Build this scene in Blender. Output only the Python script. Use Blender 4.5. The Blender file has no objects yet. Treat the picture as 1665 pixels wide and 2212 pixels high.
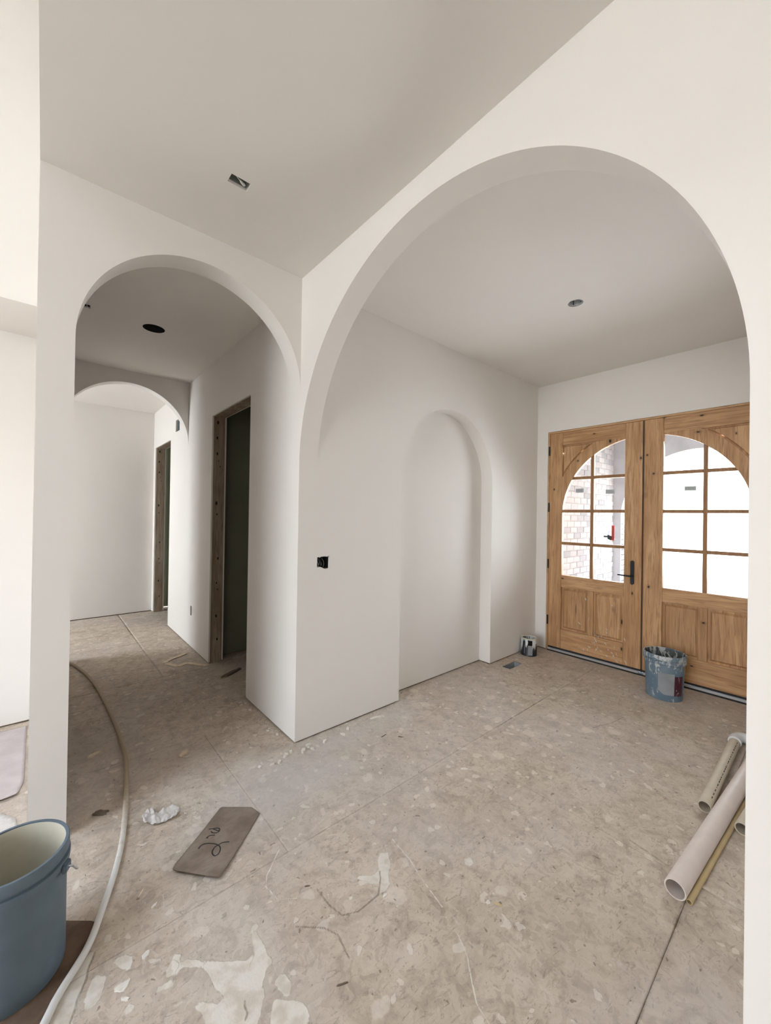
import bpy, bmesh, math, random
import numpy as np
from mathutils import Vector, Matrix
from mathutils.geometry import tessellate_polygon
random.seed(7)
S = bpy.context.scene
COL = S.collection
PI = math.pi
R = math.radians

# ------------------------------------------------------------------ camera
CAM = (-1.2729, -2.3392, 1.515); YAW, PITCH, ROLL, FPX = 48.9882, 0.2783, 0.8797, 850.99
cd = bpy.data.cameras.new('camera'); co = bpy.data.objects.new('camera', cd); COL.objects.link(co)
cd.sensor_fit = 'HORIZONTAL'; cd.sensor_width = 36; cd.lens = FPX / 1665 * 36; cd.shift_y = 2.89 / 1665
cd.clip_start = 0.02; cd.clip_end = 500
a, p, q = R(YAW), R(PITCH), R(ROLL)
fw = Vector((math.cos(a), math.sin(a), 0)); rt = Vector((math.sin(a), -math.cos(a), 0)); up = Vector((0, 0, 1))
f2 = fw * math.cos(p) + up * math.sin(p); u2 = -fw * math.sin(p) + up * math.cos(p)
r3 = rt * math.cos(q) + u2 * math.sin(q); u3 = -rt * math.sin(q) + u2 * math.cos(q)
M = Matrix((r3, u3, -f2)).transposed().to_4x4(); M.translation = Vector(CAM)
co.matrix_world = M
S.camera = co
S.view_settings.view_transform = 'Standard'; S.view_settings.look = 'None'
S.view_settings.gamma = 1; S.view_settings.use_curve_mapping = False
S.view_settings.exposure = 0.52

# ------------------------------------------------------------------ sky, sun, daylight at the windows, added skylight fill
w = bpy.data.worlds.new('sky'); S.world = w; w.use_nodes = True
wn = w.node_tree.nodes; wl = w.node_tree.links
bg = wn['Background']; bg.inputs[1].default_value = 5.5
tc = wn.new('ShaderNodeTexCoord'); sx = wn.new('ShaderNodeSeparateXYZ'); rp = wn.new('ShaderNodeValToRGB')
wl.new(tc.outputs['Generated'], sx.inputs[0]); wl.new(sx.outputs[2], rp.inputs[0]); wl.new(rp.outputs[0], bg.inputs[0])
rp.color_ramp.elements[0].position = 0.0; rp.color_ramp.elements[0].color = (1, 0.98, 0.95, 1)
rp.color_ramp.elements[1].position = 0.7; rp.color_ramp.elements[1].color = (0.55, 0.72, 1, 1)
sd = bpy.data.lights.new('sun', 'SUN'); sd.energy = 10; sd.angle = R(1); sd.color = (1, 0.98, 0.95)
so = bpy.data.objects.new('sun', sd); COL.objects.link(so)
so.rotation_euler = Vector((-0.3, -0.2, -0.93)).to_track_quat('-Z', 'Y').to_euler()

def window_light(name, loc, direction, sx_, sy_, power, color, spread=180):
    l = bpy.data.lights.new(name, 'AREA'); l.shape = 'RECTANGLE'; l.size = sx_; l.size_y = sy_
    l.energy = power; l.color = color; l.spread = R(spread)
    o = bpy.data.objects.new(name, l); COL.objects.link(o); o.location = loc
    o.rotation_euler = Vector(direction).to_track_quat('-Z', 'Y').to_euler()
    return o
SKYC = (0.84, 0.92, 1.0)
window_light('daylight_great_side', (-6.9, -1.8, 2.0), (1, 0.42, -0.25), 2.7, 2.5, 38, SKYC, 110)
window_light('added_skylight_fill', (-4.4, -0.3, 4.97), (0.0, 0.0, -1), 1.9, 2.5, 62, SKYC)  # added lamp at a made-up skylight, evens light on floor and walls
window_light('daylight_far_room', (-3.9, 3.75, 1.6), (1, 0.0, -0.4), 1.2, 1.7, 60, SKYC)
window_light('daylight_entry', (3.4, -1.1, 1.6), (-1, 0.0, -0.4), 1.6, 1.4, 60, SKYC)


# ------------------------------------------------------------------ helpers
def tag(o, label=None, cat=None, group=None, kind=None):
    if label: o['label'] = label
    if cat: o['category'] = cat
    if group: o['group'] = group
    if kind: o['kind'] = kind
    return o

def obj(name, me, mat=None, parent=None, loc=None, rotz=0.0):
    if isinstance(me, bmesh.types.BMesh):
        m = bpy.data.meshes.new(name); me.to_mesh(m); me.free(); me = m
    o = bpy.data.objects.new(name, me); COL.objects.link(o)
    if mat is not None and len(me.materials) == 0:
        for mm in (mat if isinstance(mat, (list, tuple)) else [mat]): me.materials.append(mm)
    if parent: o.parent = parent
    if loc: o.location = loc
    if rotz: o.rotation_euler.z = rotz
    return o

def thing(name, label, cat, loc=(0, 0, 0), rotz=0.0, group=None):
    o = bpy.data.objects.new(name, None); COL.objects.link(o); o.location = loc; o.rotation_euler.z = rotz
    o.empty_display_size = 0.05
    return tag(o, label, cat, group)

def box(bm, x0, x1, y0, y1, z0, z1, mi=0):
    v = [bm.verts.new(c) for c in ((x0, y0, z0), (x1, y0, z0), (x1, y1, z0), (x0, y1, z0), (x0, y0, z1), (x1, y0, z1), (x1, y1, z1), (x0, y1, z1))]
    for f in ((0, 3, 2, 1), (4, 5, 6, 7), (0, 1, 5, 4), (1, 2, 6, 5), (2, 3, 7, 6), (3, 0, 4, 7)):
        g = bm.faces.new([v[i] for i in f]); g.material_index = mi
    return v

def boxo(name, dims, mat, parent=None, bevel=0.0):
    bm = bmesh.new(); box(bm, *dims)
    if bevel: bmesh.ops.bevel(bm, geom=bm.edges[:], offset=bevel, segments=2, affect='EDGES')
    o = obj(name, bm, mat, parent)
    return o

def prism(bm, loops, to3, d0, d1, mi=0):
    """loops: outer then holes, 2D; to3(a, b, d) -> xyz; extruded from d0 to d1"""
    pts = [p for l in loops for p in l]
    tri = tessellate_polygon([[Vector((p[0], p[1], 0)) for p in l] for l in loops])
    A = [bm.verts.new(to3(p[0], p[1], d0)) for p in pts]
    B = [bm.verts.new(to3(p[0], p[1], d1)) for p in pts]
    fs = []
    for t in tri:
        for L in (A, B):
            try: fs.append(bm.faces.new([L[i] for i in t]))
            except ValueError: pass
    k = 0
    for l in loops:
        n = len(l)
        for i in range(n):
            j = (i + 1) % n
            try: fs.append(bm.faces.new((A[k + i], A[k + j], B[k + j], B[k + i])))
            except ValueError: pass
        k += n
    for f in fs: f.material_index = mi
    bmesh.ops.recalc_face_normals(bm, faces=fs)

XZ = lambda a, b, d: (a, d, b)     # a=x b=z d=y
YZ = lambda a, b, d: (d, a, b)     # a=y b=z d=x
XY = lambda a, b, d: (a, b, d)

def smooth(o, ang=25):
    me = o.data
    me.polygons.foreach_set('use_smooth', [True] * len(me.polygons))
    me.set_sharp_from_angle(angle=R(ang)); return o

def arc(c, z, r, a0, a1, n):
    return [(c + r * math.cos(R(a0 + (a1 - a0) * i / n)), z + r * math.sin(R(a0 + (a1 - a0) * i / n))) for i in range(n + 1)]

def lathe(bm, prof, n=48, mi=None, cx=0, cy=0):
    rings = []
    for (r, z) in prof:
        if r <= 1e-6: rings.append([bm.verts.new((cx, cy, z))])
        else: rings.append([bm.verts.new((cx + r * math.cos(2 * PI * i / n), cy + r * math.sin(2 * PI * i / n), z)) for i in range(n)])
    for k in range(len(rings) - 1):
        A, B = rings[k], rings[k + 1]
        for i in range(n):
            j = (i + 1) % n
            if len(A) == 1 and len(B) == 1: continue
            if len(A) == 1: f = bm.faces.new((A[0], B[j], B[i]))
            elif len(B) == 1: f = bm.faces.new((A[i], A[j], B[0]))
            else: f = bm.faces.new((A[i], A[j], B[j], B[i]))
            if mi: f.material_index = mi[k]
    return rings

def catmull(pts, sub=8):
    P = [Vector(p) for p in pts]; P = [2 * P[0] - P[1]] + P + [2 * P[-1] - P[-2]]; out = []
    for i in range(1, len(P) - 2):
        for s in range(sub):
            t = s / sub; a0, a1, a2, a3 = P[i - 1], P[i], P[i + 1], P[i + 2]
            out.append(0.5 * ((2 * a1) + (-a0 + a2) * t + (2 * a0 - 5 * a1 + 4 * a2 - a3) * t * t + (-a0 + 3 * a1 - 3 * a2 + a3) * t ** 3))
    out.append(P[-2]); return out

def tube(bm, pts, rad, n=10, caps=True, mi=0, flat=1.0):
    P = [Vector(p) for p in pts]; rings = []
    for i, c in enumerate(P):
        t = (P[min(i + 1, len(P) - 1)] - P[max(i - 1, 0)]).normalized()
        ref = Vector((0, 0, 1)) if abs(t.z) < 0.95 else Vector((1, 0, 0))
        s = t.cross(ref).normalized(); u = s.cross(t)
        rr = rad[i] if isinstance(rad, (list, tuple)) else rad
        rings.append([bm.verts.new(c + s * rr * math.cos(2 * PI * k / n) + u * rr * flat * math.sin(2 * PI * k / n)) for k in range(n)])
    for A, B in zip(rings, rings[1:]):
        for k in range(n):
            f = bm.faces.new((A[k], A[(k + 1) % n], B[(k + 1) % n], B[k])); f.material_index = mi
    if caps:
        bm.faces.new(rings[0]).material_index = mi; bm.faces.new(list(reversed(rings[-1]))).material_index = mi

# ------------------------------------------------------------------ materials
class NT:
    def __init__(s, name, rough=0.6, metal=0.0, spec=0.5):
        s.m = bpy.data.materials.new(name); s.m.use_nodes = True
        s.n = s.m.node_tree.nodes; s.l = s.m.node_tree.links; s.b = s.n['Principled BSDF']
        s.b.inputs['Roughness'].default_value = rough; s.b.inputs['Metallic'].default_value = metal
        s.b.inputs['Specular IOR Level'].default_value = spec
    def node(s, t, **k):
        n = s.n.new('ShaderNode' + t)
        for a, b in k.items(): setattr(n, a, b)
        return n
    def link(s, a, b): s.l.new(a, b)
    def coord(s, kind='Object', scale=(1, 1, 1), rot=(0, 0, 0), rnd=False):
        t = s.node('TexCoord'); mp = s.node('Mapping'); s.link(t.outputs[kind], mp.inputs[0])
        mp.inputs['Scale'].default_value = scale; mp.inputs['Rotation'].default_value = rot
        if rnd:
            oi = s.node('ObjectInfo'); m = s.math('MULTIPLY', oi.outputs['Random'], 37.0)
            cb = s.node('CombineXYZ')
            for i in range(3): s.link(m, cb.inputs[i])
            s.link(cb.outputs[0], mp.inputs['Location'])
        return mp.outputs[0]
    def math(s, op, a, b=None, c=None, clamp=False):
        n = s.node('Math', operation=op, use_clamp=clamp)
        for i, v in enumerate((a, b, c)):
            if v is None: continue
            if isinstance(v, (int, float)): n.inputs[i].default_value = v
            else: s.link(v, n.inputs[i])
        return n.outputs[0]
    def noise(s, vec, scale, detail=4, rough=0.55, dist=0.0):
        n = s.node('TexNoise'); n.inputs['Scale'].default_value = scale; n.inputs['Detail'].default_value = detail
        n.inputs['Roughness'].default_value = rough; n.inputs['Distortion'].default_value = dist
        if vec is not None: s.link(vec, n.inputs['Vector'])
        return n.outputs[0]
    def step(s, v, lo, hi):
        n = s.node('MapRange', interpolation_type='SMOOTHSTEP'); s.link(v, n.inputs[0])
        n.inputs[1].default_value = lo; n.inputs[2].default_value = hi; return n.outputs[0]
    def mix(s, f, a, b, mode='MIX'):
        n = s.node('Mix', data_type='RGBA', blend_type=mode)
        for i, v in ((0, f), (6, a), (7, b)):
            if isinstance(v, (int, float)): n.inputs[i].default_value = v
            elif isinstance(v, tuple): n.inputs[i].default_value = (*v, 1) if len(v) == 3 else v
            else: s.link(v, n.inputs[i])
        return n.outputs[2]
    def color(s, c):
        if isinstance(c, tuple): s.b.inputs['Base Color'].default_value = (*c, 1)
        else: s.link(c, s.b.inputs['Base Color'])
    def bump(s, h, strength=0.3, dist=0.002):
        n = s.node('Bump'); n.inputs['Strength'].default_value = strength; n.inputs['Distance'].default_value = dist
        s.link(h, n.inputs['Height']); s.link(n.outputs[0], s.b.inputs['Normal'])

def srgb(r, g, b):
    f = lambda c: ((c / 255 + 0.055) / 1.055) ** 2.4 if c > 10 else c / 255 / 12.92
    return (f(r), f(g), f(b))

def simple(name, col, rough=0.6, metal=0.0, var=0.0, scale=30, spec=0.5):
    t = NT(name, rough, metal, spec)
    if var:
        v = t.noise(t.coord(), scale, 3)
        t.color(t.mix(t.step(v, 0.3, 0.7), tuple(c * (1 - var) for c in col), tuple(min(1, c * (1 + var)) for c in col)))
    else: t.color(col)
    return t.m

def paint_mat(name, col):
    t = NT(name, 0.75, spec=0.25)
    c = t.coord('Object')
    v = t.noise(c, 1.3, 3); t.color(t.mix(t.step(v, 0.35, 0.65), tuple(x * 0.985 for x in col), col))
    t.bump(t.noise(c, 260, 2), 0.12, 0.0006); return t.m
M_WALL = paint_mat('wall_paint', (0.85, 0.805, 0.755))
M_CEIL = paint_mat('ceiling_paint', (0.85, 0.80, 0.75))
M_BASE = simple('sole_plate_wood', srgb(110, 90, 66), 0.8, var=0.2)
M_PAPEREDGE = simple('drywall_edge', srgb(190, 180, 165), 0.9, var=0.1)
M_BLACK = simple('black_metal', (0.012, 0.012, 0.013), 0.45, 0.2)
M_RUBBER = simple('black_rubber', (0.01, 0.01, 0.01), 0.7)
M_ALU = simple('threshold_aluminium', (0.62, 0.63, 0.65), 0.35, 0.7)
M_GALV = simple('galvanised_metal', (0.55, 0.58, 0.60), 0.4, 0.6, 0.1, 40)
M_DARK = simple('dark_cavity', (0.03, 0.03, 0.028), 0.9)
M_BOXPL = simple('box_plastic', (0.02, 0.022, 0.022), 0.5)
M_WIRE = simple('wire_jacket', (0.75, 0.74, 0.70), 0.5)
M_PLASTER = simple('plaster', srgb(222, 214, 202), 0.9, var=0.06, scale=60)
M_PAPER = simple('masking_paper', srgb(204, 197, 190), 0.8, var=0.05, scale=60)
M_BROWNPAPER = simple('brown_board', srgb(104, 82, 64), 0.85, var=0.25, scale=14)
M_PINKPAPER = simple('floor_paper', srgb(190, 178, 174), 0.85, var=0.08, scale=9)
M_CONC = simple('porch_concrete', srgb(205, 202, 196), 0.9, var=0.06, scale=5)
M_GRAVEL = simple('pale_gravel', srgb(222, 214, 198), 0.95, var=0.12, scale=2)
M_GREYBOARD = simple('grey_sheathing', srgb(196, 200, 208), 0.85, var=0.08, scale=4)
M_SHADEWALL = simple('shade_darkened_wall', srgb(126, 128, 106), 0.9, var=0.05, scale=2)  # shade of the unlit rooms put into the wall colour
M_LEAF = simple('foliage', srgb(150, 165, 135), 0.9, var=0.3, scale=1.5)
M_BARK = simple('bark', srgb(110, 95, 80), 0.9)
M_MORTAR = simple('white_mortar', srgb(226, 222, 218), 0.95, var=0.04)

def wood_mat(name, vertical, c1, c2, c3, knots=True, axis='x'):
    """grain runs along z (vertical) or y (horizontal)"""
    t = NT(name, 0.5, spec=0.35)
    sc = (1.2, 1.2, 0.08) if vertical else (1.2, 0.08, 1.2)
    c = t.coord('Object', sc, rnd=True)
    g1 = t.noise(c, 7, 5, 0.6, 2.2); g2 = t.noise(c, 60, 3, 0.6, 0.4)
    col = t.mix(t.step(g1, 0.32, 0.68), c1, c2)
    col = t.mix(t.math('MULTIPLY', t.step(g2, 0.46, 0.7), 0.6), col, c3)
    c0 = t.coord('Object', (1, 1, 1), rnd=True)
    big = t.noise(c0, 2.2, 2); col = t.mix(t.math('MULTIPLY', t.step(big, 0.45, 0.7), 0.4), col, tuple(x * 0.72 for x in c2))
    if knots:
        ksc = (0.001, 1.0, 0.55) if vertical else (0.001, 0.55, 1.0)
        kc = t.coord('Object', ksc, rnd=True)
        vo = t.node('TexVoronoi', feature='F1'); vo.inputs['Scale'].default_value = 6.5; t.link(kc, vo.inputs['Vector'])
        wob = t.math('ADD', vo.outputs['Distance'], t.math('MULTIPLY', t.noise(c0, 40, 3), 0.05))
        sep = t.node('SeparateColor'); t.link(vo.outputs['Color'], sep.inputs[0])
        has = t.math('GREATER_THAN', sep.outputs[0], 0.35)
        halo = t.math('MULTIPLY', t.math('SUBTRACT', 1.0, t.step(wob, 0.07, 0.2)), has)
        core = t.math('MULTIPLY', t.math('SUBTRACT', 1.0, t.step(wob, 0.045, 0.075)), t.math('GREATER_THAN', sep.outputs[0], 0.5))
        col = t.mix(t.math('MULTIPLY', halo, 0.45), col, tuple(x * 0.4 for x in c2)); col = t.mix(core, col, (0.02, 0.012, 0.008))
        if name.startswith('stud'):
            wc = t.node('TexCoord'); ws = t.node('SeparateXYZ'); t.link(wc.outputs['Object'], ws.inputs[0])
            for (kx, kz, kr) in ((.054, 2.428, .010), (.049, 2.272, .008), (.052, 2.113, .008), (.066, 2.039, .004), (.081, 1.984, .004), (.051, 1.611, .010), (.057, 1.498, .006), (.074, 1.052, .007), (.065, .803, .006), (.075, .737, .005), (.066, .47, .008), (.079, .233, .007)):
                dx = t.math('SUBTRACT', ws.outputs[0], kx); dz_ = t.math('MULTIPLY', t.math('SUBTRACT', ws.outputs[2], kz), 0.55)
                d = t.math('SQRT', t.math('ADD', t.math('MULTIPLY', dx, dx), t.math('MULTIPLY', dz_, dz_)))
                col = t.mix(t.math('SUBTRACT', 1.0, t.step(d, kr * 0.7, kr * 1.4)), col, (0.012, 0.010, 0.008))
        if name.startswith('alder'):
            wc = t.node('TexCoord'); ws = t.node('SeparateXYZ'); t.link(wc.outputs['Object'], ws.inputs[0])
            wb = t.math('MULTIPLY', t.math('SUBTRACT', t.noise(wc.outputs['Object'], 45, 3), 0.5), 0.9)
            for (ky, kz, ka, kb) in KNOTS:
                dy = t.math('DIVIDE', t.math('SUBTRACT', ws.outputs[1], ky), ka); dz_ = t.math('DIVIDE', t.math('SUBTRACT', ws.outputs[2], kz), kb)
                d = t.math('ADD', t.math('SQRT', t.math('ADD', t.math('MULTIPLY', dy, dy), t.math('MULTIPLY', dz_, dz_))), wb)
                col = t.mix(t.math('MULTIPLY', t.math('SUBTRACT', 1.0, t.step(d, 0.8, 2.6)), 0.5), col, tuple(x * 0.45 for x in c2))
                col = t.mix(t.math('SUBTRACT', 1.0, t.step(d, 0.6, 1.0)), col, (0.02, 0.013, 0.01))
    t.color(col); t.bump(g2, 0.15, 0.001); return t.m
KNOTS = [(-0.79, 2.314, .014, .02), (-0.468, 2.141, .009, .009), (-0.208, 1.839, .007, .012), (-0.317, 0.838, .012, .007), (-0.913, 0.478, .006, .03), (-0.919, 0.208, .008, .018), (-0.466, 0.526, .0035, .06),
         (-1.008, 0.78, .008, .014), (-1.069, 2.113, .008, .014), (-1.122, 2.136, .009, .009), (-1.177, 1.952, .01, .009), (-1.147, 0.866, .010, .014), (-1.258, 2.473, .012, .006), (-1.537, 2.444, .016, .007),
         (-1.512, 2.301, .016, .008), (-1.564, 0.611, .013, .009), (-1.769, 2.253, .006, .01), (-0.615, 1.402, .005, .012), (-1.485, 0.208, .014, .006), (-0.632, 2.413, .016, .006)]
W1, W2, W3 = srgb(212, 170, 126), srgb(184, 138, 95), srgb(138, 98, 64)
M_WOODV = wood_mat('alder_vertical_grain', True, W1, W2, W3)
M_WOODH = wood_mat('alder_horizontal_grain', False, W1, W2, W3)
M_WOODM = wood_mat('alder_bar', True, srgb(170, 128, 86), srgb(152, 110, 72), W3, knots=False)
M_STUD = wood_mat('stud_lumber', True, srgb(180, 166, 146), srgb(148, 126, 104), srgb(108, 90, 72))

def glass():
    t = NT('clear_glass', 0.02); t.n.remove(t.b)
    out = t.n['Material Output']; tr = t.node('BsdfTransparent'); gl = t.node('BsdfGlossy'); gl.inputs['Roughness'].default_value = 0.02
    tr.inputs[0].default_value = (0.97, 0.98, 0.98, 1)
    fr = t.node('Fresnel'); fr.inputs[0].default_value = 1.45; mx = t.node('MixShader')
    t.link(fr.outputs[0], mx.inputs[0]); t.link(tr.outputs[0], mx.inputs[1]); t.link(gl.outputs[0], mx.inputs[2]); t.link(mx.outputs[0], out.inputs[0])
    return t.m
M_GLASS = glass()

def floor_mat():
    t = NT('dusty_subfloor', 0.85, spec=0.2)
    c = t.coord('Object')                                   # panels keep world coordinates
    n1 = t.noise(c, 2.3, 4, 0.6); n2 = t.noise(c, 11, 5, 0.65, 0.6); n3 = t.noise(c, 55, 4, 0.7, 1.0)
    col = t.mix(t.step(n1, 0.35, 0.65), srgb(206, 191, 173), srgb(194, 177, 158))
    col = t.mix(t.math('MULTIPLY', t.step(n2, 0.42, 0.68), 0.7), col, srgb(166, 150, 134))
    # strands of the board showing through the dust
    cs = t.coord('Object', (1, 1.0, 1), (0, 0, 0.6)); 
    vs = t.node('TexVoronoi', feature='F1'); vs.inputs['Scale'].default_value = 34; vs.inputs['Randomness'].default_value = 1
    ds = t.node('VectorMath', operation='ADD'); nv = t.node('TexNoise'); nv.inputs['Scale'].default_value = 9; t.link(c, nv.inputs['Vector'])
    sc2 = t.node('VectorMath', operation='SCALE'); t.link(nv.outputs['Color'], sc2.inputs[0]); sc2.inputs['Scale'].default_value = 0.25
    t.link(cs, ds.inputs[0]); t.link(sc2.outputs[0], ds.inputs[1]); t.link(ds.outputs[0], vs.inputs['Vector'])
    sp = t.node('SeparateColor'); t.link(vs.outputs['Color'], sp.inputs[0])
    col = t.mix(t.math('MULTIPLY', t.step(sp.outputs[1], 0.6, 0.95), 0.30), col, srgb(150, 133, 115))
    col = t.mix(t.math('MULTIPLY', t.step(sp.outputs[0], 0.75, 1.0), 0.25), col, srgb(216, 204, 188))
    col = t.mix(t.math('MULTIPLY', t.step(n3, 0.56, 0.72), 0.6), col, srgb(140, 124, 108))
    c5 = t.coord('Object', (1, 2.6, 1), (0, 0, 0.5)); n5 = t.noise(c5, 17, 5, 0.7, 1.8)
    col = t.mix(t.math('MULTIPLY', t.step(n5, 0.56, 0.66), 0.5), col, srgb(136, 121, 106))
    c6 = t.coord('Object', (2.4, 1, 1), (0, 0, 0.2)); n6 = t.noise(c6, 13, 5, 0.7, 1.2)
    col = t.mix(t.math('MULTIPLY', t.step(n6, 0.58, 0.7), 0.45), col, srgb(214, 204, 194))
    n7 = t.noise(c, 0.9, 3); col = t.mix(t.math('MULTIPLY', t.step(n7, 0.42, 0.62), 0.3), col, srgb(192, 184, 178))
    # plaster drops trodden flat
    def drops(scale, thr, keep, chan, strength, colr, col):
        v = t.node('TexVoronoi', feature='F1'); v.inputs['Scale'].default_value = scale
        d = t.node('VectorMath', operation='ADD'); n = t.node('TexNoise'); n.inputs['Scale'].default_value = 14; n.inputs['Detail'].default_value = 3; t.link(c, n.inputs['Vector'])
        s_ = t.node('VectorMath', operation='SCALE'); t.link(n.outputs['Color'], s_.inputs[0]); s_.inputs['Scale'].default_value = 0.09
        t.link(c, d.inputs[0]); t.link(s_.outputs[0], d.inputs[1]); t.link(d.outputs[0], v.inputs['Vector'])
        q = t.node('SeparateColor'); t.link(v.outputs['Color'], q.inputs[0])
        rad = t.math('MULTIPLY', q.outputs[(chan + 1) % 3], thr)
        m = t.math('MULTIPLY', t.math('GREATER_THAN', q.outputs[chan], keep), t.math('SUBTRACT', 1.0, t.step(t.math('SUBTRACT', v.outputs['Distance'], rad), -0.03, 0.03)))
        return t.mix(t.math('MULTIPLY', m, strength), col, colr), m
    col, m1 = drops(8, 0.34, 0.55, 0, 0.5, srgb(222, 210, 194), col)
    col, m0 = drops(4.6, 0.26, 0.5, 2, 0.42, srgb(216, 203, 186), col)
    col, m2 = drops(19, 0.36, 0.7, 1, 0.55, srgb(226, 215, 200), col)
    col, m4 = drops(40, 0.26, 0.85, 2, 0.6, srgb(110, 92, 74), col)
    # traced smears (vertex attribute in world place): r plaster, g pale dust, b dark cracks
    at = t.node('Attribute', attribute_name='smear'); se = t.node('SeparateColor'); t.link(at.outputs['Color'], se.inputs[0])
    nn = t.noise(c, 40, 5, 0.65)
    jit = t.math('MULTIPLY', t.math('SUBTRACT', nn, 0.5), 0.5)
    pl = t.step(t.math('ADD', se.outputs[0], jit), 0.44, 0.56)
    thick = t.mix(t.step(t.noise(c, 16, 4), 0.35, 0.6), srgb(206, 194, 178), srgb(224, 216, 204))
    du = t.math('MULTIPLY', t.step(t.math('ADD', se.outputs[1], t.math('MULTIPLY', jit, 0.8)), 0.2, 0.9), 0.4)
    col = t.mix(du, col, srgb(206, 201, 196))
    col = t.mix(t.math('MULTIPLY', pl, 0.9), col, thick)
    dk = t.math('MULTIPLY', t.step(t.math('ADD', se.outputs[2], jit), 0.35, 0.7), 0.55)
    col = t.mix(dk, col, srgb(92, 76, 60))
    t.color(col)
    h = t.math('ADD', t.math('MULTIPLY', n3, 0.5), t.math('MULTIPLY', t.math('ADD', pl, m2), 1.0))
    h = t.math('SUBTRACT', t.math('ADD', h, t.math('MULTIPLY', t.noise(c, 140, 3), 0.5)), dk)
    t.bump(h, 0.5, 0.0025); return t.m
M_FLOOR = floor_mat()

# ------------------------------------------------------------------ the setting
D = 3.1255; YR = -2.198; XJ = -1.17; XL = -1.305
HM, HF, HH, HG = 3.0735, 3.05, 3.02, 5.0
GAP = 0.011                                     # drywall stops short of the floor

def wall(name, loops, to3, d0, d1, base=None, extra=None, mats=None):
    """plaster slab from loops (which start at z=GAP) plus a recessed sole plate"""
    bm = bmesh.new(); prism(bm, loops, to3, d0, d1, 0)
    for b in (base or []): box(bm, *b, mi=1)
    if extra: extra(bm)
    o = obj(name, bm, mats or [M_WALL, M_BASE]); smooth(o); o['kind'] = 'structure'; return o

# wall with the hall arch
lp = [(XL, GAP), (XJ, GAP)] + list(reversed(arc(-0.585, 2.33, 0.585, 0, 180, 72))) + [(0, HM + 0.1), (XL, HM + 0.1)]
wall('wall_left', [lp], XZ, 0.0, 0.14, [(XL + 0.012, XJ - 0.012, 0.012, 0.14, -0.005, 0.03)])
# wall with the wide entry arch
lp = list(arc(-1.099, 1.845, 1.099, 0, 180, 96)) + [(YR, GAP), (-6.0, GAP), (-6.0, 3.3), (0, 3.3)]
wall('wall_right', [lp], YZ, 0.0, 0.14, [(0.012, 0.128, -6.0, YR - 0.012, -0.005, 0.03)])
# left wall of the entry with arched niche and the switch cut-out
n0, n1 = 0.9344, 2.2105; nr = (n1 - n0) / 2; nc = (n0 + n1) / 2
lp = [(0, GAP), (n0, GAP)] + list(reversed(arc(nc, 1.854, nr, 0, 180, 64))) + [(n1, GAP), (D, GAP), (D, 3.2), (0, 3.2)]
hole = [(0.148, 1.150), (0.176, 1.152), (0.205, 1.138), (0.217, 1.136), (0.245, 1.137), (0.247, 1.224), (0.232, 1.224), (0.228, 1.218), (0.222, 1.224), (0.175, 1.222), (0.170, 1.216), (0.165, 1.221), (0.149, 1.22)]
def nb(bm):
    box(bm, 0, D, 0.1325, 0.2, GAP, 3.2)
wall('wall_entry_left', [lp, hole], XZ, 0.0, 0.1325,
     [(0.012, n0 - 0.012, 0.012, 0.13, -0.005, 0.03), (n0 - 0.01, n1 + 0.01, 0.145, 0.19, -0.005, 0.03), (n1 + 0.012, D, 0.012, 0.13, -0.005, 0.03)], nb)
# right wall of the hall with two rough door openings and a low outlet slot
d0, d1, dz = 0.8302, 1.7943, 2.4889; e0, e1, ez = 3.5025, 4.43, 2.475; YF = 4.5505
lp = [(0.2, GAP), (d0, GAP), (d0, dz), (d1, dz), (d1, GAP), (e0, GAP), (e0, ez), (e1, ez), (e1, GAP), (YF + 0.1, GAP), (YF + 0.1, 3.3), (0.2, 3.3)]
slot = [(2.405, 0.355), (2.455, 0.355), (2.455, 0.462), (2.405, 0.462)]
vent = [(3.06, 2.54), (3.25, 2.54), (3.25, 2.69), (3.06, 2.69)]
wh = wall('wall_hall_right', [lp, slot, vent], YZ, 0.0, 0.14,
     [(0.012, 0.128, 0.2, d0 - 0.004, -0.005, 0.03), (0.012, 0.128, d1 + 0.004, e0 - 0.004, -0.005, 0.03), (0.012, 0.128, e1 + 0.004, YF, -0.005, 0.03)])
for nm, yy0, yy1, zz in (('first', d0, d1, dz), ('second', e0, e1, ez)):
    for s, y in ((1, yy0), (-1, yy1)):
        boxo('stud', (0.014, 0.126, min(y - s * 0.02, y + s * 0.003), max(y - s * 0.02, y + s * 0.003), 0.0, zz - 0.003), M_STUD, wh, 0.0015)
    boxo('header_board', (0.014, 0.126, yy0 + 0.003, yy1 - 0.003, zz - 0.003, zz + 0.02), M_STUD, wh, 0.0015)
wall('wall_hall_left', [[(0.14, GAP), (2.775, GAP), (2.775, HM + 0.1), (0.14, HM + 0.1)]], YZ, XL, XJ, [(XL + 0.012, XJ - 0.012, 0.14, 2.765, -0.005, 0.03)])
lp = [(XJ, GAP)] + list(reversed(arc(-0.585, 2.31, 0.584, 0, 180, 64))) + [(0, 3.3), (XJ, 3.3)]
wall('wall_hall_arch', [lp], XZ, 2.655, 2.775)
wall('wall_far', [[(-4.0, GAP), (0.0, GAP), (0.0, 3.3), (-4.0, 3.3)]], XZ, YF, YF + 0.1, [(-4, 0, YF + 0.012, YF + 0.09, -0.005, 0.03)])
win = [(3.1, 0.7), (4.4, 0.7), (4.4, 2.5), (3.1, 2.5)]
wall('wall_far_side', [[(1.56, GAP), (YF + 0.1, GAP), (YF + 0.1, 3.3), (1.56, 3.3)], win], YZ, -4.1, -4.0)
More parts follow.
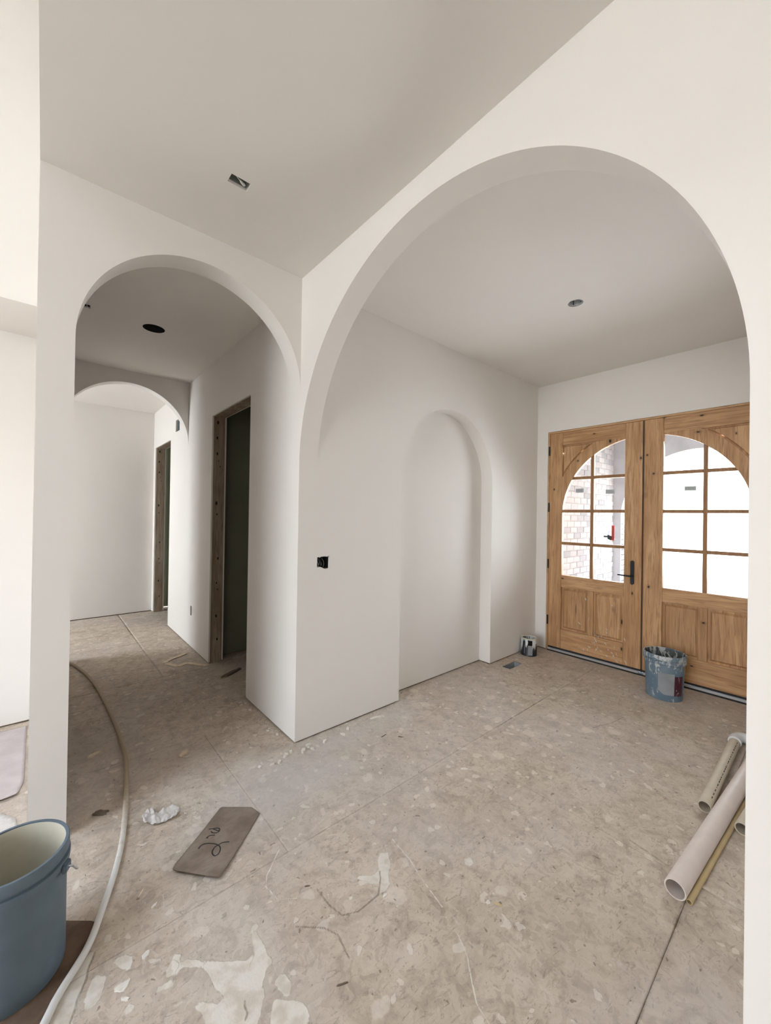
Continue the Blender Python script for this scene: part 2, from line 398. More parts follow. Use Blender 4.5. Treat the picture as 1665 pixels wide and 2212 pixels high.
# entry: right wall and the front wall with the door opening
wall('wall_entry_right', [[(0.14, GAP), (D, GAP), (D, 3.2), (0.14, 3.2)]], XZ, YR - 0.14, YR, [(0.14, D, YR - 0.128, YR - 0.012, -0.005, 0.03)])
FL, FR, FT = -0.130, -2.055, 2.500
wall('wall_front', [[(0.2, GAP), (FL, GAP), (FL, FT), (FR, FT), (FR, GAP), (-2.5, GAP), (-2.5, 3.3), (0.2, 3.3)]], YZ, D, D + 0.17,
     [(D + 0.012, D + 0.16, FL + 0.01, 0.2, -0.005, 0.03), (D + 0.012, D + 0.16, -2.4, FR - 0.01, -0.005, 0.03)])
# rooms behind the rough openings
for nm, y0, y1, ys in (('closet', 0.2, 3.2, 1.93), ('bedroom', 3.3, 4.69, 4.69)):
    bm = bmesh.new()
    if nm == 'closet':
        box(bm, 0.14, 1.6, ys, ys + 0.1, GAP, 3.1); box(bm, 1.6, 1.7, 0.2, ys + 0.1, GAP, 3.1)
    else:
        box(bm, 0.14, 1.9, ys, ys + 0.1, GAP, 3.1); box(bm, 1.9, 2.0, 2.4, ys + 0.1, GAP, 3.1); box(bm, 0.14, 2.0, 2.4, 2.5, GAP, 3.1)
    o = obj('wall_' + nm, bm, M_SHADEWALL); o['kind'] = 'structure'
# great room shell on the left and behind
NY = 1.4618; HY = 0.86; HN = 2.75
wall('wall_nook', [[(-7, GAP), (XL, GAP), (XL, 3.3), (-7, 3.3)]], XZ, NY, NY + 0.1, [(-7, XL, NY + 0.012, NY + 0.09, -0.005, 0.03)])
boxo('wall_great_upper', (-7, XJ, HY, HY + 0.14, HN, HG + 0.1), M_WALL)['kind'] = 'structure'
boxo('ceiling_nook', (-7, XL, HY + 0.14, NY + 0.1, HN, HN + 0.15), M_CEIL)['kind'] = 'structure'
boxo('wall_drop', (XL, XL + 0.14, -6.0, HY, HM + 0.1, HG + 0.1), M_WALL)['kind'] = 'structure'
w1 = [(-3.2, 0.7), (-0.4, 0.7), (-0.4, 3.3), (-3.2, 3.3)]
wall('wall_great_side', [[(-6.1, GAP), (NY, GAP), (NY, HG), (-6.1, HG)], w1], YZ, -7.1, -7.0)
w3 = [(-6.6, 0.8), (-5.4, 0.8), (-5.4, 3.2), (-6.6, 3.2)]
wall('wall_back', [[(-7.1, GAP), (0.14, GAP), (0.14, HG), (-7.1, HG)], w3], XZ, -6.1, -6.0)
ADDED_SKL = (-5.7, -3.1, -1.3, 0.7)  # opening of the unseen skylight, added to balance the light
# window units behind the camera
def window_unit(k, axis, u0, u1, z0, z1, d):
    bm = bmesh.new(); t = 0.05
    def b(ua, ub, za, zb, da, db):
        if axis == 'y': box(bm, da, db, ua, ub, za, zb)
        else: box(bm, ua, ub, da, db, za, zb)
    b(u0, u0 + t, z0, z1, d, d + 0.08); b(u1 - t, u1, z0, z1, d, d + 0.08)
    b(u0 + t, u1 - t, z0, z0 + t, d, d + 0.08); b(u0 + t, u1 - t, z1 - t, z1, d, d + 0.08)
    m = (u0 + u1) / 2; b(m - 0.02, m + 0.02, z0 + t, z1 - t, d, d + 0.08)
    f = obj('window_%d' % k, bm, M_PLASTER); f['kind'] = 'structure'
    bm = bmesh.new(); b(u0 + t, m - 0.02, z0 + t, z1 - t, d + 0.03, d + 0.034); b(m + 0.02, u1 - t, z0 + t, z1 - t, d + 0.03, d + 0.034)
    obj('pane', bm, M_GLASS, f)
window_unit(1, 'y', -3.2, -0.4, 0.7, 3.3, -7.09);
window_unit(3, 'x', -6.6, -5.4, 0.8, 3.2, -6.09); window_unit(4, 'y', 3.1, 4.4, 0.7, 2.5, -4.09)

# ceilings
def holed(name, outer, holes, z0, z1):
    bm = bmesh.new(); prism(bm, [outer] + holes, XY, z0, z1); o = obj(name, bm, M_CEIL); smooth(o); o['kind'] = 'structure'; return o
circ = lambda cx, cy, r, n=32: [(cx + r * math.cos(2 * PI * i / n), cy + r * math.sin(2 * PI * i / n)) for i in range(n)]
rect = lambda x0, x1, y0, y1: [(x0, y0), (x1, y0), (x1, y1), (x0, y1)]
_rect = lambda x0, x1, y0, y1: [(x0, y0), (x1, y0), (x1, y1), (x0, y1)]
holed('ceiling_great', _rect(-7.1, XL + 0.14, -6.1, HY + 0.14), [_rect(*ADDED_SKL)], HG, HG + 0.1)
bm = bmesh.new(); box(bm, ADDED_SKL[0], ADDED_SKL[1], ADDED_SKL[2], ADDED_SKL[2] + 0.05, HG + 0.01, HG + 0.3); box(bm, ADDED_SKL[0], ADDED_SKL[1], ADDED_SKL[3] - 0.05, ADDED_SKL[3], HG + 0.01, HG + 0.3)
box(bm, ADDED_SKL[0], ADDED_SKL[0] + 0.05, ADDED_SKL[2] + 0.05, ADDED_SKL[3] - 0.05, HG + 0.01, HG + 0.3); box(bm, ADDED_SKL[1] - 0.05, ADDED_SKL[1], ADDED_SKL[2] + 0.05, ADDED_SKL[3] - 0.05, HG + 0.01, HG + 0.3)
f_ = obj('window_2', bm, M_PLASTER); f_['kind'] = 'structure'  # frame of the added skylight
boxo('pane', (ADDED_SKL[0] + 0.05, ADDED_SKL[1] - 0.05, ADDED_SKL[2] + 0.05, ADDED_SKL[3] - 0.05, HG + 0.2, HG + 0.206), M_GLASS, f_)
CB = [(-0.641, -0.500), (-0.549, -0.502), (-0.550, -0.446), (-0.642, -0.447)]
holed('ceiling_main', rect(XL, 0, -6.0, 0), [CB], HM, HM + 0.1)
holed('ceiling_hall', rect(XJ, 0, 0.14, 2.655), [circ(-0.606, 1.365, 0.08), rect(-1.085, -1.03, 1.27, 1.33)], HH, HH + 0.1)
boxo('ceiling_far', (-4.1, 0, 2.775, YF, HH, HH + 0.1), M_CEIL)['kind'] = 'structure'
boxo('ceiling_far_side', (-4.1, XL, NY + 0.1, 2.775, HH, HH + 0.1), M_CEIL)['kind'] = 'structure'
holed('ceiling_entry', rect(0.14, D, YR, 0), [circ(1.575, -1.097, 0.05)], HF, HF + 0.1)
boxo('ceiling_closet', (0.14, 2.0, 0.2, 4.8, 3.1, 3.2), M_CEIL)['kind'] = 'structure'
holed('sun_block_roof', rect(-7.3, 6.0, -6.3, 5.0), [rect(*ADDED_SKL)], 5.15, 5.3)  # unseen roof added to block the sun, open at the added skylight

# ------------------------------------------------------------------ floor: slab and laid panels
PLAS = [[(-0.924, -0.878), (-0.911, -0.853), (-0.892, -0.872), (-0.903, -0.896), (-0.878, -0.9), (-0.833, -0.948), (-0.782, -0.993), (-0.734, -1.029), (-0.701, -1.034), (-0.693, -0.992), (-0.675, -0.949), (-0.667, -0.97), (-0.664, -1.017), (-0.668, -1.068), (-0.662, -1.093), (-0.69, -1.102), (-0.714, -1.13), (-0.725, -1.168), (-0.748, -1.197), (-0.776, -1.224), (-0.887, -1.13), (-0.888, -1.083), (-0.905, -1.042), (-0.93, -1.01), (-0.964, -0.97), (-0.981, -0.939), (-0.973, -0.925), (-0.941, -0.932), (-0.927, -0.913)], [(-0.723, -1.212), (-0.704, -1.194), (-0.655, -1.243), (-0.638, -1.274), (-0.644, -1.301), (-0.666, -1.323), (-0.747, -1.253)], [(-0.685, -1.155), (-0.66, -1.139), (-0.646, -1.158), (-0.646, -1.194), (-0.661, -1.216), (-0.677, -1.208), (-0.685, -1.178)], [(-1.058, -0.745), (-1.035, -0.751), (-1.019, -0.772), (-1.025, -0.799), (-1.038, -0.81), (-1.058, -0.784), (-1.071, -0.754)], [(-0.982, -0.816), (-0.946, -0.837), (-0.949, -0.851), (-0.98, -0.834)], [(-1.137, -0.772), (-1.119, -0.76), (-1.094, -0.784), (-1.101, -0.808), (-1.113, -0.839), (-1.131, -0.856), (-1.155, -0.849), (-1.153, -0.821)], [(-1.063, -0.925), (-1.048, -0.915), (-1.035, -0.932), (-1.044, -0.946), (-1.061, -0.942)], [(-1.125, -0.662), (-1.116, -0.676), (-1.135, -0.718), (-1.144, -0.742), (-1.164, -0.795), (-1.188, -0.879), (-1.243, -0.833), (-1.219, -0.781), (-1.177, -0.72), (-1.149, -0.682)], [(-1.086, -0.628), (-1.063, -0.643), (-1.068, -0.665), (-1.087, -0.659)], [(-0.11, -0.998), (-0.079, -1.02), (-0.109, -1.072), (-0.153, -1.104), (-0.172, -1.138), (-0.211, -1.152), (-0.231, -1.142), (-0.209, -1.107), (-0.233, -1.091), (-0.245, -1.06), (-0.265, -1.039), (-0.249, -1.028), (-0.207, -1.059), (-0.172, -1.063), (-0.144, -1.025)], [(0.157, -1.26), (0.184, -1.273), (0.173, -1.3), (0.145, -1.303), (0.137, -1.283)], [(-0.656, -1.244), (-0.64, -1.258), (-0.641, -1.297), (-0.654, -1.316), (-0.682, -1.292)]]
HOLE = [[(-0.894, -0.92), (-0.847, -0.959), (-0.837, -1.002), (-0.837, -1.044), (-0.82, -1.087), (-0.842, -1.091), (-0.869, -1.067), (-0.902, -1.031), (-0.939, -0.986), (-0.964, -0.948), (-0.936, -0.954), (-0.921, -0.931), (-0.908, -0.917)]]
DUST = [[(-0.331, 0.065), (0.16, -0.216), (0.185, -0.477), (-0.272, -0.529), (-0.605, -0.544), (-0.834, -0.384), (-0.65, -0.214)], [(0.027, 0.028), (0.914, -0.028), (0.917, -0.222), (0.252, -0.292), (-0.025, -0.188)]]
LITE = [[(-0.016, -0.978), (-0.03, -1.112), (-0.045, -1.161), (-0.064, -1.244), (-0.082, -1.341)], [(-0.114, -1.441), (-0.145, -1.509), (-0.179, -1.545), (-0.233, -1.612), (-0.243, -1.665)], [(-0.444, -0.692), (-0.544, -0.781), (-0.567, -0.823), (-0.554, -0.902), (-0.496, -0.946)]]
DARK = [[(-0.414, -0.966), (-0.413, -1.048), (-0.396, -1.118), (-0.339, -1.146), (-0.239, -1.143), (-0.19, -1.098), (-0.168, -1.067)], [(1.753, -1.181), (1.929, -1.243), (2.087, -1.269)], [(-0.548, -1.043), (-0.473, -1.112), (-0.448, -1.165), (-0.461, -1.253)], [(-0.777, -1.14), (-0.782, -1.152), (-0.781, -1.174), (-0.793, -1.185)], [(-1.116, -0.676), (-1.138, -0.722), (-1.144, -0.754), (-1.168, -0.797), (-1.178, -0.832), (-1.191, -0.861)]]
CRACKS = [[(1.22, -0.735), (1.45, -0.73), (1.91, -0.73)], [(0.62, -1.945), (0.35, -1.96), (0.094, -1.951)], [(0.84, -1.70), (0.80, -1.95), (0.784, -2.10)]]
RING = [[(1.02 + 0.16 * math.cos(k * PI / 12), -0.46 + 0.16 * math.sin(k * PI / 12)) for k in range(25)]]

def seg_dist(X, Y, P, closed):
    best = np.full(X.shape, 1e9); n = len(P)
    for i in range(n if closed else n - 1):
        ax, ay = P[i]; bx, by = P[(i + 1) % n]
        dx, dy = bx - ax, by - ay; L = dx * dx + dy * dy + 1e-12
        t = np.clip(((X - ax) * dx + (Y - ay) * dy) / L, 0, 1)
        best = np.minimum(best, np.hypot(X - ax - t * dx, Y - ay - t * dy))
    return best
def inside(X, Y, P):
    r = np.zeros(X.shape, bool); n = len(P)
    for i in range(n):
        ax, ay = P[i]; bx, by = P[(i + 1) % n]
        if ay == by: continue
        c = ((ay > Y) != (by > Y)) & (X < (bx - ax) * (Y - ay) / (by - ay) + ax); r ^= c
    return r
def field(X, Y, polys, soft):
    out = np.zeros(X.shape)
    for P in polys:
        xs = [p[0] for p in P]; ys = [p[1] for p in P]; m = soft * 1.2
        k = (X > min(xs) - m) & (X < max(xs) + m) & (Y > min(ys) - m) & (Y < max(ys) + m)
        if not k.any(): continue
        d = seg_dist(X[k], Y[k], P, True); d = np.where(inside(X[k], Y[k], P), d, -d)
        out[k] = np.maximum(out[k], np.clip(0.5 + d / soft, 0, 1))
    return out
def strokes(X, Y, polys, wdt):
    out = np.zeros(X.shape)
    for P in polys:
        xs = [p[0] for p in P]; ys = [p[1] for p in P]
        k = (X > min(xs) - 0.05) & (X < max(xs) + 0.05) & (Y > min(ys) - 0.05) & (Y < max(ys) + 0.05)
        if k.any(): out[k] = np.maximum(out[k], np.clip(1 - seg_dist(X[k], Y[k], P, False) / wdt, 0, 1))
    return out
def smear(X, Y):
    c = np.zeros((X.size, 4), np.float32); c[:, 3] = 1
    r = field(X, Y, PLAS, 0.035) - field(X, Y, HOLE, 0.03)
    c[:, 0] = np.clip(np.maximum(r, 0.76 * strokes(X, Y, LITE, 0.008)), 0, 1)
    c[:, 1] = field(X, Y, DUST, 0.35)
    c[:, 2] = np.clip(0.8 * strokes(X, Y, DARK, 0.009) + 0.6 * strokes(X, Y, CRACKS, 0.018) + 0.45 * strokes(X, Y, RING, 0.02), 0, 1)
    return c

slab = bmesh.new()
VH = (2.262, 2.490, -0.202, -0.110)             # floor vent opening
prism(slab, [rect(-7.1, D + 0.2, -6.1, 4.9), rect(VH[0], VH[1], VH[2], VH[3])], XY, -0.06, -0.019)
FLOOR = obj('floor', slab, M_BASE); FLOOR['kind'] = 'structure'

def floor_panel(x0, x1, y0, y1, res, hole=None):
    g = 0.0004; x0 += g; x1 -= g; y0 += 0.0014 if abs(y0 + 1.95) < 0.01 else g; y1 -= 0.0014 if abs(y1 + 1.95) < 0.01 else g
    nx = max(1, int(round((x1 - x0) / res))); ny = max(1, int(round((y1 - y0) / res)))
    xs = np.linspace(x0, x1, nx + 1); ys = np.linspace(y0, y1, ny + 1)
    if hole:
        for arr, vals in ((xs, hole[:2]), (ys, hole[2:])):
            for v in vals: arr[np.argmin(abs(arr - v))] = v
    X, Y = np.meshgrid(xs, ys); X = X.ravel(); Y = Y.ravel(); nv = X.size
    co_ = np.zeros((nv * 2, 3), np.float32); co_[:nv, 0] = X; co_[:nv, 1] = Y
    I = np.arange((nx + 1) * (ny + 1)).reshape(ny + 1, nx + 1)
    q = np.stack([I[:-1, :-1], I[:-1, 1:], I[1:, 1:], I[1:, :-1]], -1).reshape(-1, 4)
    if hole:
        cx = X[q].mean(1); cy = Y[q].mean(1)
        q = q[~((cx > hole[0]) & (cx < hole[1]) & (cy > hole[2]) & (cy < hole[3]))]
    # skirt down to the slab round the edge
    b = np.concatenate([I[0, :], I[1:, -1], I[-1, -2::-1], I[-2:0:-1, 0]]); nb_ = len(b)
    co_ = co_[:nv + nb_]; co_[nv:, 0] = X[b]; co_[nv:, 1] = Y[b]; co_[nv:, 2] = -0.019
    k = np.arange(nb_); k2 = (k + 1) % nb_
    sk = np.stack([b[k], nv + k, nv + k2, b[k2]], -1)
    q = np.concatenate([q, sk])
    me = bpy.data.meshes.new('floor_panel'); me.vertices.add(len(co_)); me.vertices.foreach_set('co', co_.ravel())
    me.loops.add(q.size); me.loops.foreach_set('vertex_index', q.ravel().astype(np.int32))
    me.polygons.add(len(q)); me.polygons.foreach_set('loop_start', np.arange(0, q.size, 4, dtype=np.int32)); me.polygons.foreach_set('loop_total', np.full(len(q), 4, np.int32))
    me.update(calc_edges=True)
    at = me.color_attributes.new('smear', 'FLOAT_COLOR', 'POINT')
    c = smear(co_[:, 0].astype(float), co_[:, 1].astype(float)); at.data.foreach_set('color', c.ravel())
    me.materials.append(M_FLOOR)
    o = bpy.data.objects.new('floor_panel', me); COL.objects.link(o); o.parent = FLOOR; return o
for r in range(-3, 6):
    y0 = -0.73 + 1.22 * r - 1.22; y1 = y0 + 1.22     # r = 0 spans -1.95 .. -0.73
    off = 0.80 if r in (0, -1, 2) else -0.42
    for k in range(-3, 2):
        x0 = off + 2.44 * k; x1 = x0 + 2.44
        x0c, x1c, y1c = max(x0, -7), min(x1, D + 0.03), min(y1, YF + 0.0)
        if x1c - x0c < 0.05: continue
        near = (-1.7 < (x0 + x1) / 2 < 2.2) and r in (0, 1)
        hol = VH if (x0 < 2.3 < x1 and y0 < -0.15 < y1) else None
        res = 0.006 if near else (0.02 if x1 > -1.4 and y1 > -2.4 else 1.3)
        if x1 < -2.0: res = 1.3
        floor_panel(x0c, x1c, y0, y1c, res, hol)

# ------------------------------------------------------------------ entry door unit
def leaf(name, yh, sg, handle):
    """s runs from the hinge edge towards the meeting edge; sg = -1 towards -y"""
    P = lambda s, z, d: (D + d, yh + sg * s, z)
    W, Rg, zc = 0.93, 0.784, 1.55
    root = thing(name, None, None, (0, 0, 0)); root['kind'] = 'structure'
    def member(nm, poly, mat, d0=0.0, d1=0.045, bev=0.0025):
        bm = bmesh.new(); prism(bm, [poly], P, d0, d1)
        o = obj(nm, bm, mat, root)
        if bev:
            m = o.modifiers.new('bevel', 'BEVEL'); m.width = bev; m.segments = 2; m.limit_method = 'ANGLE'; m.angle_limit = R(50)
        smooth(o, 30); return o
    rc = lambda a, b, c, d: [(a, c), (b, c), (b, d), (a, d)]
    sl, sr, zb, zt = 0.146, 0.775, 0.055, 2.475
    member('stile', rc(0, sl, zb, zt), M_WOODV); member('stile', rc(sr, W, zb, zt), M_WOODV)
    member('top_rail', rc(sl + .0005, sr - .0005, 2.33, zt), M_WOODH)
    member('middle_rail', rc(sl + .0005, sr - .0005, 0.742, 0.873), M_WOODH)
    member('bottom_rail', rc(sl + .0005, sr - .0005, zb, 0.27), M_WOODH)
    member('centre_stile', rc(0.440, 0.488, 0.2705, 0.7415), M_WOODV)
    # arched rail and the panel above it
    ain = [(W - Rg * math.cos(t), zc + Rg * math.sin(t)) for t in np.linspace(0, math.asin(math.sqrt(1 - ((W - sr) / Rg) ** 2)), 30)]
    Ro = 0.892; t0 = math.acos((W - sl) / Ro); t1 = math.asin((2.33 - zc) / Ro)
    aout = [(W - Ro * math.cos(t), zc + Ro * math.sin(t)) for t in np.linspace(t1, t0, 20)]
    member('arched_rail', [(float(a), float(b)) for a, b in ain] + [(sr, 2.3295)] + [(float(a), float(b)) for a, b in aout], M_WOODV, 0.0015, 0.0435)
    ao = [(float(a), float(b)) for a, b in reversed(aout)]
    def raised(nm, poly, inset, mat):
        c = Vector((sum(p[0] for p in poly) / len(poly), sum(p[1] for p in poly) / len(poly)))
        bm = bmesh.new(); prism(bm, [poly], P, 0.020, 0.031)
        inn = inset(poly, 0.018); inn2 = inset(poly, 0.034)
        A = [bm.verts.new(P(a, b, 0.0205)) for a, b in inn]; B = [bm.verts.new(P(a, b, 0.004)) for a, b in inn2]
        n = len(A)
        for i in range(n):
            bm.faces.new((A[i], A[(i + 1) % n], B[(i + 1) % n], B[i]))
        for t in tessellate_polygon([[Vector((a, b, 0)) for a, b in inn2]]): bm.faces.new([B[i] for i in t])
        bmesh.ops.recalc_face_normals(bm, faces=bm.faces[:])
        o = obj(nm, bm, mat, root); return o
    ri = lambda poly, k: rc(poly[0][0] + k, poly[1][0] - k, poly[0][1] + k, poly[2][1] - k)
    raised('raised_panel', rc(sl, 0.44, 0.27, 0.742), ri, M_WOODV)
    raised('raised_panel', rc(0.488, sr, 0.27, 0.742), ri, M_WOODV)
    def tri_in(poly, k):
        k *= 0.55
        r2 = Ro + k; s0 = sl + k; z1 = 2.33 - k
        a0 = math.acos((W - s0) / r2); a1 = math.asin((z1 - zc) / r2)
        return [(float(W - r2 * math.cos(t)), float(zc + r2 * math.sin(t))) for t in np.linspace(a0, a1, 20)] + [(s0, z1)]
    raised('corner_panel', ao + [(sl, 2.33)], tri_in, M_WOODV)
    # glazing bars
    azs = lambda s: zc + math.sqrt(max(0, Rg ** 2 - (W - s) ** 2)) if s < W else zc + Rg
    sat = lambda z: sl if z <= zc else W - math.sqrt(max(0, Rg ** 2 - (z - zc) ** 2))
    mc, hw = 0.4625, 0.0155
    member('glazing_bar', [(mc - hw, 0.873), (mc + hw, 0.873), (mc + hw, azs(mc + hw)), (mc - hw, azs(mc - hw))], M_WOODM, 0.004, 0.04, 0.003)
    zs = [0.873, 1.232, 1.592, 1.952, 3.0]
    for z in zs[1:4]:
        member('glazing_bar', [(max(sl, sat(z - hw)), z - hw), (mc - hw - .0005, z - hw), (mc - hw - .0005, z + hw), (max(sl, sat(z + hw)), z + hw)], M_WOODM, 0.004, 0.04, 0.003)
        member('glazing_bar', rc(mc + hw + .0005, sr, z - hw, z + hw), M_WOODM, 0.004, 0.04, 0.003)
    # panes
    for i in range(4):
        za = zs[i] + (hw if i else 0); zz = min(zs[i + 1] - hw, 9)
        for (a, b) in ((sl, mc - hw), (mc + hw, sr)):
            a2 = max(a, sat(za)); ss = [a2 + (b - a2) * k / 16 for k in range(17)]
            top = [(s, min(zz, azs(s))) for s in ss]
            poly = [(a2, za), (b, za)] + list(reversed(top))
            pl = [poly[0]]
            for p_ in poly[1:]:
                if abs(p_[0] - pl[-1][0]) + abs(p_[1] - pl[-1][1]) > 1e-4: pl.append(p_)
            if abs(pl[0][0] - pl[-1][0]) + abs(pl[0][1] - pl[-1][1]) < 1e-4: pl.pop()
            bm = bmesh.new(); prism(bm, [pl], P, 0.020, 0.024); obj('pane', bm, M_GLASS, root)
    for z in (0.35, 0.99, 1.635, 2.28):
        bm = bmesh.new(); tube(bm, [P(-0.004, z - 0.052, -0.007), P(-0.004, z + 0.052, -0.007)], 0.0085, 12)
        box(bm, D - 0.003, D + 0.03, yh + sg * 0.0 - 0.002, yh + 0.002, z - 0.05, z + 0.05)
        obj('hinge', bm, M_BLACK, root)
    bm = bmesh.new(); y_ = sorted((yh + sg * 0.002, yh + sg * (W - 0.002))); box(bm, D + 0.002, D + 0.042, y_[0], y_[1], 0.036, 0.0548); obj('door_sweep', bm, M_RUBBER, root)
    if handle:
        hs = 0.853; zz0, zz1 = 0.868, 1.106
        pts = arc(hs, zz1 - 0.016, 0.016, 0, 180, 10) + arc(hs, zz0 + 0.016, 0.016, 180, 360, 10)
        bm = bmesh.new(); prism(bm, [pts], P, -0.013, 0.0)
        h = obj('handle', bm, M_BLACK, root); smooth(h)
        bm = bmesh.new(); tube(bm, [P(hs, 0.955, -0.013), P(hs, 0.955, -0.050)], 0.009, 12)
        tube(bm, [P(hs + 0.006, 0.955, -0.052), P(hs - 0.06, 0.956, -0.054), P(hs - 0.118, 0.958, -0.050)], [0.0085, 0.0075, 0.006], 10)
        smooth(obj('lever', bm, M_BLACK, h), 40)
    return root, P
DL, PL = leaf('door_1', -0.155, -1, True)
DR, PR = leaf('door_2', -2.030, 1, False)
fr = thing('trim_1', None, None); fr['kind'] = 'structure'
boxo('side_jamb', (D - 0.001, D + 0.14, -0.1525, FL - 0.002, 0.0, FT - 0.002), M_WOODV, fr, 0.001)
boxo('side_jamb', (D - 0.001, D + 0.14, FR + 0.002, -2.0325, 0.0, FT - 0.002), M_WOODV, fr, 0.001)
boxo('head_jamb', (D - 0.001, D + 0.14, -2.0324, -0.1526, 2.478, FT - 0.002), M_WOODH, fr, 0.001)
# weather strip, astragal
boxo('weather_strip', (D + 0.006, D + 0.046, -1.0945, -1.0855, 0.03, 2.474), M_RUBBER, fr)
boxo('astragal', (D - 0.002, D + 0.04, -1.0995, -1.095, 0.06, 2.474), M_WOODM, fr, 0.001)
th = boxo('threshold', (D - 0.012, D + 0.17, FR + 0.024, FL - 0.024, -0.018, 0.016), M_RUBBER, fr)
boxo('threshold_strip', (D - 0.016, D - 0.001, -1.068, -0.160, 0.0165, 0.035), M_ALU, fr, 0.001)
boxo('threshold_strip', (D - 0.016, D - 0.001, -2.028, -1.115, 0.0165, 0.035), M_ALU, fr, 0.001)
# glass labels, red tag with its black clip, plaster flecks
M_STICK = simple('grey_sticker', srgb(176, 172, 170), 0.7, var=0.25, scale=160)
M_RED = simple('red_tag', srgb(190, 52, 36), 0.5, var=0.3, scale=120)
for root, y0, y1, z0, z1 in ((DL, -0.437, -0.525, 1.793, 1.840), (DL, -0.744, -0.835, 1.772, 1.818), (DR, -1.412, -1.499, 1.780, 1.822)):
    boxo('sticker', (D + 0.0245, D + 0.0252, y1, y0, z0, z1), M_STICK, root)['label'] = 'small grey printed sticker'
boxo('tag_strip', (D + 0.0245, D + 0.0275, -0.833, -0.806, 1.293, 1.446), M_RED, DL)['label'] = 'red strip on the glass'
bm = bmesh.new()
prism(bm, [[(-0.765, 1.352), (-0.800, 1.336), (-0.825, 1.342), (-0.832, 1.300), (-0.795, 1.292), (-0.765, 1.306)]], YZ, D + 0.028, D + 0.04)
prism(bm, [[(-0.730, 1.338), (-0.766, 1.337), (-0.766, 1.322), (-0.730, 1.320)]], YZ, D + 0.028, D + 0.036)
obj('clip', bm, M_BLACK, DL)['label'] = 'black clip behind the glass'
bm = bmesh.new(); rr = random.Random(3)
for k in range(46):
    s = rr.gauss(-0.70, 0.11); z = 0.055 + abs(rr.gauss(0, 0.24)) + 0.02
    if k < 14: s = rr.uniform(-1.02, -0.55); z = rr.uniform(0.07, 0.15)
    s = min(-0.2, max(-1.05, s)); z = min(z, 0.72); l = rr.uniform(0.005, 0.022); a = rr.gauss(1.3, 0.5); t = rr.uniform(0.0014, 0.0036)
    dx, dz_ = math.cos(a) * l, math.sin(a) * l
    prism(bm, [[(s - dx - t, z - dz_), (s + t, z - t), (s + dx + t, z + dz_), (s - t, z + t)]], YZ, D - 0.0015, D + 0.012)
tag(obj('plaster_splatter', bm, M_PLASTER, DL), kind='stuff')

# ------------------------------------------------------------------ porch and what lies beyond
PX = 5.56
boxo('porch_slab', (D + 0.2, PX + 0.6, -2.7, 0.4, -0.25, -0.03), M_CONC)['kind'] = 'structure'
def brick_mat():
    t = NT('pale_brick', 0.9, spec=0.15); oi = t.node('ObjectInfo'); c = t.coord('Object', rnd=True)
    rp_ = t.node('ValToRGB'); t.link(oi.outputs['Random'], rp_.inputs[0]); e = rp_.color_ramp.elements
    e[0].color = (*srgb(208, 204, 206), 1); e[1].color = (*srgb(190, 188, 192), 1)
    for p_, c_ in ((0.35, srgb(214, 208, 208)), (0.6, srgb(202, 198, 200)), (0.88, srgb(172, 170, 174))):
        k = e.new(p_); k.color = (*c_, 1)
    n = t.noise(c, 22, 4); t.color(t.mix(t.math('MULTIPLY', t.step(n, 0.45, 0.7), 0.35), rp_.outputs[0], srgb(188, 180, 176)))
    t.bump(n, 0.5, 0.004); return t.m
M_BRICK = brick_mat()
BL, BH, CW = 0.194, 0.070, 0.0795
bm = bmesh.new(); box(bm, D + 0.17, PX + 0.34, 0.012, 0.3, -0.03, 3.4)
PW = obj('wall_porch_side', bm, M_MORTAR); PW['kind'] = 'structure'
bm = bmesh.new(); box(bm, -BL / 2, BL / 2, 0, 0.04, 0, BH); bmesh.ops.bevel(bm, geom=bm.edges[:], offset=0.003, segments=1, affect='EDGES')
bme = bpy.data.meshes.new('brick'); bm.to_mesh(bme); bm.free(); bme.materials.append(M_BRICK)
rest = bmesh.new(); nbk = 0
for r in range(42):
    z = -0.03 + r * CW
    for k in range(12):
        x = PX - 0.1 - k * (BL + 0.01) - (0.102 if r % 2 else 0.0)
        if x < D + 0.3: continue
        if 4 <= r < 37 and x > 3.75 and nbk < 300:
            o = bpy.data.objects.new('brick', bme); COL.objects.link(o); o.parent = PW
            o.location = (x, random.uniform(-0.003, 0.002), z); nbk += 1
        else: box(rest, x - BL / 2, x + BL / 2, 0, 0.03, z, z + BH)
tag(obj('outer_bricks', rest, M_BRICK, PW), kind='stuff')
bm = bmesh.new(); box(bm, D + 0.17, PX + 0.34, -2.5, YR - 0.012, -0.03, 3.4)
PW2 = obj('wall_porch_other_side', bm, M_MORTAR); PW2['kind'] = 'structure'
rest = bmesh.new()
for r in range(42):
    for k in range(11):
        x = D + 0.3 + k * (BL + 0.01) + (0.102 if r % 2 else 0.0)
        box(rest, x - BL / 2, x + BL / 2, YR - 0.02, YR, -0.03 + r * CW, -0.03 + r * CW + BH)
tag(obj('bricks', rest, M_BRICK, PW2), kind='stuff')
